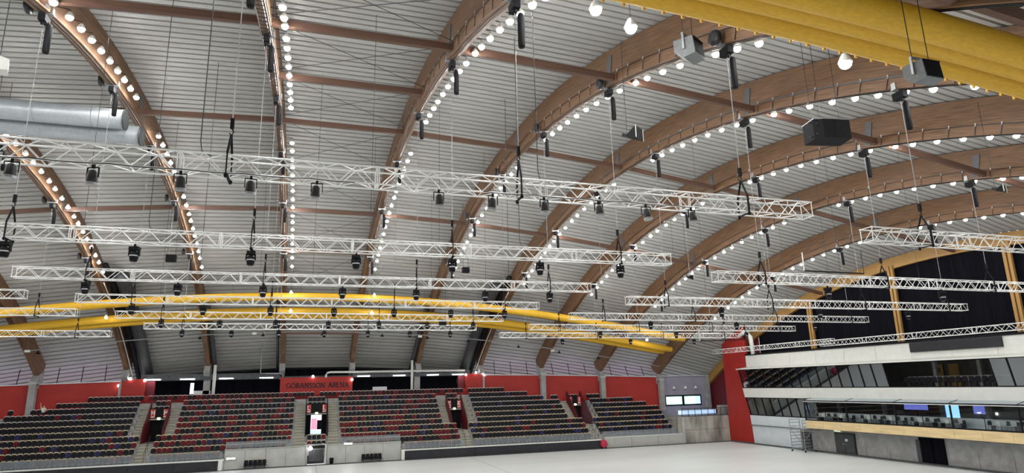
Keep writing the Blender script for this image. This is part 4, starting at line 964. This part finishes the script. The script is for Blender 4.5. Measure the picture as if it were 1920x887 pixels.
t = thing('glowing_counter', 'long counter glowing blue white on the terrace below the windows', 'counter', (49.5, 78.8, 3.3)); MB().box(0, 6.0, 0, 0.08, 0.1, 0.62).build('front', 'counter_glow', t); MB().box(-0.1, 6.1, -0.05, 0.5, 0.62, 0.68).build('top', 'white_cool', t)
t = thing('terrace_railing', 'dark railing along the edge of the concrete terrace wall', 'railing', (47.7, 75.15, 3.3))
MB().tube([(0, 0, 1.05), (7.0, 0, 1.05)], 0.03, 6).build('top_rail', 'dark_metal', t); MB().tube([(0, 0, 0.08), (7.0, 0, 0.08)], 0.03, 6).build('bottom_rail', 'dark_metal', t)
pm = MB().box(-0.025, 0.025, -0.03, 0.03, -0.25, 1.05).mesh('post', 'dark_metal'); gm = MB().box(0.05, 0.95, -0.006, 0.006, 0.12, 1.0).mesh('pane', 'glass_clear')
for q in range(8):
    obj('post', pm, t, (q * 1.0, 0, 0))
    if q < 7: obj('pane', gm, t, (q * 1.0, 0, 0))
t = thing('folded_tables', 'row of pale folded table tops leaning on the terrace by the dark red wall', 'tables', (52.2, 78.0, 3.3))
for q in range(4): MB().box(q * 0.95, q * 0.95 + 0.9, 0, 0.06, 0.05, 1.25).build('table_top', 'interior_light' if 0 else 'concrete_light', t)
t.location = (55.4 - 0.9, 77.0, 3.3); t.scale = (0.55, 1, 1)

# ================================================================== END BUILDING
# red slab wall at the far end of the building
mb = MB(); ys = [70.2 + 0.6 * i for i in range(9)]
for a, b in zip(ys, ys[1:]):
    za_, zb_ = za(54.9, a) + 1.45, za(54.9, b) + 1.45
    mb.add([(54.75, a, 0), (54.75, b, 0), (54.75, b, zb_), (54.75, a, za_), (55.05, a, 0), (55.05, b, 0), (55.05, b, zb_), (55.05, a, za_)], [(0, 1, 2, 3), (4, 7, 6, 5), (3, 2, 6, 7)])
mb.box(54.75, 55.05, 70.2, 70.21, 0, 13); mb.box(54.75, 55.05, 75.0, 75.01, 0, 12)
struct(mb.build('wall_red_slab', 'red_wall'))
def fx(z):
    P = [(0, 54.73), (2.26, 54.60), (3.5, 54.50), (5.68, 54.0), (6.8, 53.8), (9.15, 53.28), (12, 53.28)]
    for (a, xa), (b, xb) in zip(P, P[1:]):
        if a <= z <= b: return xa + (xb - xa) * (z - a) / (b - a)
    return 54.73
YE = 70.2; YN = 18.0
def slab(name, z0, z1, m, y0=YN, y1=YE, th=0.35, out=0.0):
    mb = MB(); mb.prism([(fx(z0) - out, z0), (fx(z0) + th, z0), (fx(z1) + th, z1), (fx(z1) - out, z1)], 'y', y0, y1)
    # prism along y uses (x, z) pairs
    return struct(mb.build(name, m))
slab('wall_base_far', 0, 2.3, 'white_cool', 61.9, YE); 
wl = slab('wall_base_near', 0, 2.55, 'concrete', YN, 61.9)
for q in range(14):
    a = 61.7 - q * 2.9
    if a - 2.85 < YN: break
    if 43.6 < a - 1.4 < 47.4: continue
    MB().box(54.62, 54.74, a - 2.86, a, 0.04, 2.5).build('wall_panel', 'concrete', wl)
struct(MB().box(54.42, 54.7, 58.9, YE, 2.24, 2.32).build('trim_7', 'plate'))
b3 = slab('wall_band_low', 2.3, 3.47, 'white_cool', 58.9, YE, out=0.04)
b2 = slab('wall_band_mid', 5.68, 6.8, 'white_paint', out=0.04)
mb = MB(); mb.box(54.7, 55.0, YN, YE, 9.25, 10.9); wt = struct(mb.build('wall_band_top', 'white_paint'))
q = 0
y = YE
while y > YN + 4:
    MB().box(54.66, 54.71, y - 3.98, y - 0.02, 9.42, 10.88).build('wall_panel', 'white_paint', wt); y -= 4.0
mb = MB(); mb.box(53.22, 54.75, YN, YE + 0.3, 9.12, 9.24); mb.prism([(53.5, 9.24), (54.72, 9.24), (54.72, 9.42)], 'y', YN, YE + 0.3); lip = struct(mb.build('trim_5', 'white_paint'))
mb = MB(); mb.box(54.72, 56.9, YN, YE, 10.85, 10.95); struct(mb.build('ceiling_roof_edge', 'curtain'))
mb = MB(); mb.box(54.55, 54.75, YN, YE, 10.9, 11.08); struct(mb.build('trim_6', 'black'))
# interiors
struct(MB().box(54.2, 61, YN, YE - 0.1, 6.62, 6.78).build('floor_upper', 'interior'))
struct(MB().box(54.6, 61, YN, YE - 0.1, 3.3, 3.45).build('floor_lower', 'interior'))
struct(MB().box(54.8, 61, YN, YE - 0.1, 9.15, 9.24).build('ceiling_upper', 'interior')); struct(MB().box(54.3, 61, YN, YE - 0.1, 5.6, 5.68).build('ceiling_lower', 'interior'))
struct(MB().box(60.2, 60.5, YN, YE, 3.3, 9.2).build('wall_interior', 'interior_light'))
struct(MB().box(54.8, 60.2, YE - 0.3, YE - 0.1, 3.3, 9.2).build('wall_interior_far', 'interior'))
for i, y in enumerate((64.5, 58.5, 52.6, 46.2, 41.9, 35.0)):
    tag(MB().box(57.2, 57.55, y - 0.16, y + 0.16, 3.45, 9.1).build('interior_column', 'concrete'), 'grey interior column behind the glazing, %s from the red wall' % onm[i], 'column', 'interior columns')
# glazing bands
def glazing(n, z0, z1, ys, m, open_=None):
    t = bpy.data.objects.new('window_%d' % n, None); C.objects.link(t); struct(t)
    for a, b in zip(ys, ys[1:]):
        hi, lo = max(a, b), min(a, b)
        if not (open_ and open_[0] < (hi + lo) / 2 < open_[1]):
            g = MB(); x0, x1 = fx(z0) + 0.1, fx(z1) + 0.1
            g.add([(x0, lo + 0.03, z0), (x0, hi - 0.03, z0), (x1, hi - 0.03, z1), (x1, lo + 0.03, z1), (x0 + 0.03, lo + 0.03, z0), (x0 + 0.03, hi - 0.03, z0), (x1 + 0.03, hi - 0.03, z1), (x1 + 0.03, lo + 0.03, z1)], [(0, 1, 2, 3), (7, 6, 5, 4), (0, 4, 5, 1), (2, 6, 7, 3), (1, 5, 6, 2), (0, 3, 7, 4)]); g.build('pane', m, t)
    for y in ys:
        if open_ and open_[0] + 0.3 < y < open_[1] - 0.3: continue
        MB().bar((fx(z0) + 0.1, y, z0), (fx(z1) + 0.1, y, z1), 0.07, 0.14, up=(1, 0, 0)).build('mullion', 'black', t)
    MB().box(fx(z0) + 0.03, fx(z0) + 0.2, min(ys), max(ys), z0, z0 + 0.06).build('sill', 'black', t)
    MB().box(fx(z1) + 0.03, fx(z1) + 0.2, min(ys), max(ys), z1 - 0.06, z1).build('head_rail', 'black', t)
ysu = [70.15 - 1.45 * i for i in range(36) if 70.15 - 1.45 * i > YN]
glazing(3, 6.82, 9.12, ysu, 'glass_dark', (38.2, 48.4))
ysl = [70.15 - 1.45 * i for i in range(36) if 70.15 - 1.45 * i > YN]
glazing(4, 3.49, 5.66, ysl, 'glass_dark', (18.5, 58.9))
# things seen inside
for i in range(16):
    y = 47.6 - i * 0.58
    o = MB(); o.box(-0.22, 0.22, -0.22, 0.22, 0.42, 0.5); o.prism([(-0.22, 0.5), (0.22, 0.5), (0.2, 0.95), (-0.2, 0.95)], 'x', -0.26, -0.20); o.box(-0.03, 0.03, -0.03, 0.03, 0, 0.42)
    o = o.build('lounge_chair', 'seat_black'); o.location = (54.9, y, 6.78); o.rotation_euler = (0, 0, R(180))
    tag(o, 'black lounge seat behind the open upper window, %s from the left' % ((onm + ['thirteenth', 'fourteenth', 'fifteenth', 'sixteenth'])[i]), 'seat', 'lounge seats')
t = thing('lounge_door', 'pale wooden door with small window at the back of the upper lounge', 'door', (60.0, 48.0, 6.8)); MB().box(-0.06, 0, -0.5, 0.5, 0, 2.1).build('leaf', 'wood_door', t); MB().box(-0.09, -0.06, -0.14, 0.14, 1.3, 1.75).build('pane', 'black', t)
tag(MB().box(59.9, 60.1, 45.9, 46.9, 6.8, 8.9).build('lounge_cabinet', 'wood_door'), 'dim wooden cabinet beside the lounge door', 'cabinet')
t = thing('lounge_rail', 'thin grey rail running through the upper lounge', 'railing', (56.2, 38.3, 6.78)); MB().box(0, 0.04, 0, 10.0, 0.85, 1.0).build('rail', 'steel', t)
for q in range(6): MB().box(0, 0.03, q * 2.0 - 0.02, q * 2.0 + 0.02, 0, 0.85).build('post', 'steel', t)
for (y, z, w_, h_, m, lb) in ((46.4, 4.35, 1.9, 1.5, 'screen_blue', 'large bright blue screen glowing in the lower lounge'), (43.4, 4.75, 1.3, 0.8, 'screen_violet', 'violet blue screen in the lower lounge, right of the bright screen'), (49.9, 4.9, 2.6, 0.7, 'screen_violet', 'wide dim blue screen in the lower lounge, left of the bright screen'), (62.4, 4.55, 0.6, 0.55, 'screen_blue', 'small blue screen behind the lower glazing near the balcony')):
    t = thing('display_screen', lb, 'screen', (58.5 if y < 60 else 56.5, y * (58.5 / 54.7) if 0 else y, z), 'lounge screens')
    MB().box(-0.05, 0, -w_ / 2, w_ / 2, -h_ / 2, h_ / 2).build('display', m, t); MB().box(0, 0.05, -w_ / 2 - 0.05, w_ / 2 + 0.05, -h_ / 2 - 0.05, h_ / 2 + 0.05).build('frame', 'black', t); MB().box(0.02, 0.06, -0.05, 0.05, 3.45 - z, 0.0).build('stand', 'black', t)
for i, y in enumerate((69.0, 66.9, 65.9, 62.8, 61.9)):
    tag(MB().box(57.0, 57.1, y - 0.45, y + 0.45, 6.95, 7.08).box(57.0, 57.08, y - 0.4, y - 0.34, 6.78, 6.95).box(57.0, 57.08, y + 0.34, y + 0.4, 6.78, 6.95).build('low_table', 'white_paint'), 'white table edge inside the upper glazing, %s from the red wall' % onm[i], 'table', 'white table edges')
# LED screen on the top band
t = thing('led_banner', 'long black switched-off screen mounted on the white top band', 'screen', (54.6, 41.9, 10.43)); MB().box(-0.12, 0.05, -4.25, 4.25, -0.42, 0.42).build('display', 'board', t)
for q in range(5): MB().box(0.0, 0.1, -4.0 + q * 2 - 0.05, -4.0 + q * 2 + 0.05, 0.42, 0.5).build('bracket', 'steel', t)
# doors in the base wall
def door(n, y0, y1, h, leaves):
    t = struct(MB().box(54.50, 54.60, y0 - 0.08, y1 + 0.08, 0, h + 0.1).build('door_%d' % n, 'dark_metal'))
    w_ = (y1 - y0) / leaves
    for q in range(leaves):
        l = MB().box(54.46, 54.5, y0 + q * w_ + 0.02, y0 + (q + 1) * w_ - 0.02, 0.03, h).build('door_leaf', 'duct_dark', t); MB().box(54.41, 54.46, y0 + q * w_ + (0.1 if q else w_ - 0.2), y0 + q * w_ + (0.25 if q else w_ - 0.08), 1.0, 1.1).build('handle', 'steel', l)
    return t
door(1, 54.2, 56.7, 2.1, 2); door(2, 60.3, 61.5, 1.85, 1)
tag(MB().box(54.4, 54.46, 55.0, 55.35, 1.35, 1.6).build('door_notice', 'white_cool'), 'small pale notice on the dark double door', 'notice')
e = thing('door_lamp', 'small pale lamp above the dark double door', 'lamp', (54.45, 56.3, 2.42)); MB().box(-0.06, 0.06, -0.35, 0.35, -0.1, 0.1).build('globe', 'exit_glow', e); MB().box(0.06, 0.12, -0.1, 0.1, -0.05, 0.05).build('mount', 'dark_metal', e)
t = thing('service_opening', 'black service opening with a dark side panel in the grey base wall', 'doorway', (54.45, 45.5, 0)); MB().box(0.0, 0.14, -1.2, 1.25, 0, 2.5).build('recess', 'curtain', t); MB().box(-0.1, 0.05, 1.1, 1.5, 0, 2.1).build('side_panel', 'duct_dark', t); MB().box(-0.12, 0.02, -0.1, 0.5, 0, 2.5).build('black_curtain', 'curtain', t)

# ---- balcony
XB = 52.9; YB0 = 58.9; YB1 = 22.0
t = thing('glazed_balcony', 'glazed balcony with black frame and plywood edge on the white building', 'balcony', (0, 0, 0))
MB().box(XB, 54.6, YB1, YB0, 3.2, 3.38).build('deck', 'concrete', t)
y = YB0; q = 0
while y > YB1 + 1:
    MB().box(XB - 0.03, XB, y - 2.42, y - 0.01, 2.56, 3.38).build('plywood_panel', 'plywood', t); y -= 2.43
MB().box(XB, 54.5, YB0 - 0.03, YB0, 2.56, 3.38).build('plywood_panel', 'plywood', t)
MB().box(XB, 54.5, YB1, YB0, 2.5, 2.56).build('underside', 'floor_edge', t)
posts = [58.85, 53.1, 47.4, 41.9, 36.3, 30.8, 25.2]
MB().box(XB - 0.04, XB + 0.06, YB1, YB0, 3.38, 3.5).build('bottom_rail', 'black', t)
MB().box(XB - 0.04, XB + 0.08, YB1, YB0, 5.38, 5.5).build('top_rail', 'black', t); MB().box(XB - 0.06, XB - 0.04, YB1, YB0, 5.34, 5.40).build('gutter', 'white_paint', t)
for y in posts: MB().box(XB - 0.03, XB + 0.07, y - 0.06, y + 0.06, 3.4, 5.4).build('post', 'black', t)
for a, b in zip(posts, posts[1:]):
    mid = (a + b) / 2
    for (c, d) in ((a, mid), (mid, b)): MB().box(XB, XB + 0.02, d + 0.07, c - 0.07, 3.5, 4.42).build('guard_pane', 'glass_clear', t)
    MB().box(XB, XB + 0.02, b + 0.07, a - 0.07, 4.44, 5.38).build('upper_pane', 'glass_clear', t)
    MB().box(XB - 0.01, XB + 0.03, mid - 0.025, mid + 0.025, 3.45, 4.42).build('mid_post', 'black', t)
MB().box(XB + 0.05, 54.3, YB0 - 0.05, YB0 - 0.02, 3.5, 5.4).build('end_pane', 'glass_clear', t)
for y in posts + [mid_ for mid_ in ()]:
    MB().bar((XB, y, 5.5), (54.1, y, 5.76), 0.06, 0.08).build('rafter', 'black', t)
for a, b in zip(posts, posts[1:]):
    g = MB(); g.add([(XB, a - 0.04, 5.5), (XB, b + 0.04, 5.5), (54.1, b + 0.04, 5.76), (54.1, a - 0.04, 5.76), (XB, a - 0.04, 5.52), (XB, b + 0.04, 5.52), (54.1, b + 0.04, 5.78), (54.1, a - 0.04, 5.78)], [(0, 1, 2, 3), (7, 6, 5, 4), (0, 4, 5, 1), (2, 6, 7, 3), (1, 5, 6, 2), (0, 3, 7, 4)]); g.build('canopy_pane', 'glass_canopy', t)
MB().box(54.0, 54.12, YB1, YB0, 5.72, 5.82).build('back_rail', 'black', t)
bt = struct(MB().box(54.45, 54.6, YB1, YB0 - 1.0, 3.38, 4.2).build('wall_balcony_back', 'white_cool'))
tops = [(57.6, 55.4), (55.0, 53.0), (51.8, 49.6), (49.2, 47.0), (46.2, 44.0), (43.6, 41.4), (39.2, 37.0), (36.6, 34.4)]
for i, (a, b) in enumerate(tops):
    t = thing('balcony_table', 'pale long table behind the balcony glass, %s from the left' % onm[i], 'table', (53.7, b, 3.38), 'balcony tables')
    MB().box(-0.3, 0.3, 0, a - b, 0.74, 0.78).build('top', 'white_paint', t); MB().box(-0.32, -0.28, 0, a - b, 0.46, 0.76).build('apron', 'white_cool', t)
    for yy in (0.15, a - b - 0.15): MB().box(-0.25, 0.25, yy - 0.03, yy + 0.03, 0, 0.7).build('leg', 'dark_metal', t)
    for q in range(3):
        c = thing('balcony_chair', 'white shell chair at the %s balcony table from the left, %s of three' % (onm[i], ['left', 'middle', 'right'][2 - q]), 'chair', (53.25, b + 0.35 + q * 0.75, 3.38), 'balcony chairs', R(random.uniform(-20, 20)))
        MB().box(-0.18, 0.18, -0.2, 0.2, 0.42, 0.46).build('seat', 'white_paint', c); MB().prism([(-0.18, 0.46), (0.18, 0.46), (0.14, 0.82), (-0.14, 0.82)], 'x', -0.2, -0.16).build('backrest', 'white_paint' if q % 2 else 'dark_metal', c)
        for sx in (-1, 1):
            for sy in (-1, 1): MB().bar((sx * 0.14, sy * 0.15, 0.42), (sx * 0.2, sy * 0.2, 0), 0.03, 0.03).build('leg', 'dark_metal', c)

# ---- scaffold tower
t = thing('scaffold_tower', 'small aluminium scaffold tower on wheels beside the balcony', 'scaffold', (52.5, 59.05, 0), None, 0)
for y in (0.0, 2.0):
    for x in (0.0, 1.4):
        MB().tube([(x, y, 0.2), (x, y, 3.4)], 0.04, 6).build('upright', 'steel', t)
        MB().tube([(x - 0.04, y, 0.1), (x + 0.04, y, 0.1)], 0.1, 10).build('castor', 'black', t)
    for z in [0.3 + 0.34 * i for i in range(8)] + [3.05, 3.38]: MB().tube([(0, y, z), (1.4, y, z)], 0.03, 5).build('rung', 'steel', t)
for x in (0.0, 1.4):
    MB().tube([(x, 0, 0.35), (x, 2.0, 0.35)], 0.02, 5).build('ledger', 'steel', t)
MB().tube([(0, 0, 0.6), (0, 2.0, 2.4)], 0.03, 5).build('diagonal', 'steel', t); MB().tube([(1.4, 2.0, 0.6), (1.4, 0.0, 2.4)], 0.03, 5).build('diagonal', 'steel', t)
MB().box(0.05, 1.35, 0.0, 2.0, 2.35, 2.43).build('platform', 'steel', t)
MB().tube([(0.0, 0.0, 2.5), (0.4, 1.1, 2.75), (0.0, 2.0, 3.0)], 0.035, 6).build('loose_brace', 'white_paint', t)
# hanging rails under the roof near the end
for (a, b, lb) in (((39.0, 57.0, 11.85), (43.6, 55.6, 11.9), 'thin black rail hanging under the roof above the red wall'), ((32.82, 34.95, 15.1), (36.76, 33.71, 14.82), 'thin black rail hanging below the tenth arch')):
    t = thing('hanging_rail', lb, 'rail', (0, 0, 0)); MB().tube([a, b], 0.05, 6).build('rail', 'black', t)
    MB().tube([a, (a[0], a[1], a[2] + 1.3)], 0.04, 5).build('hanger', 'white_paint', t); MB().tube([b, (b[0], b[1], b[2] + 1.6)], 0.03, 5).build('hanger', 'dark_metal', t)
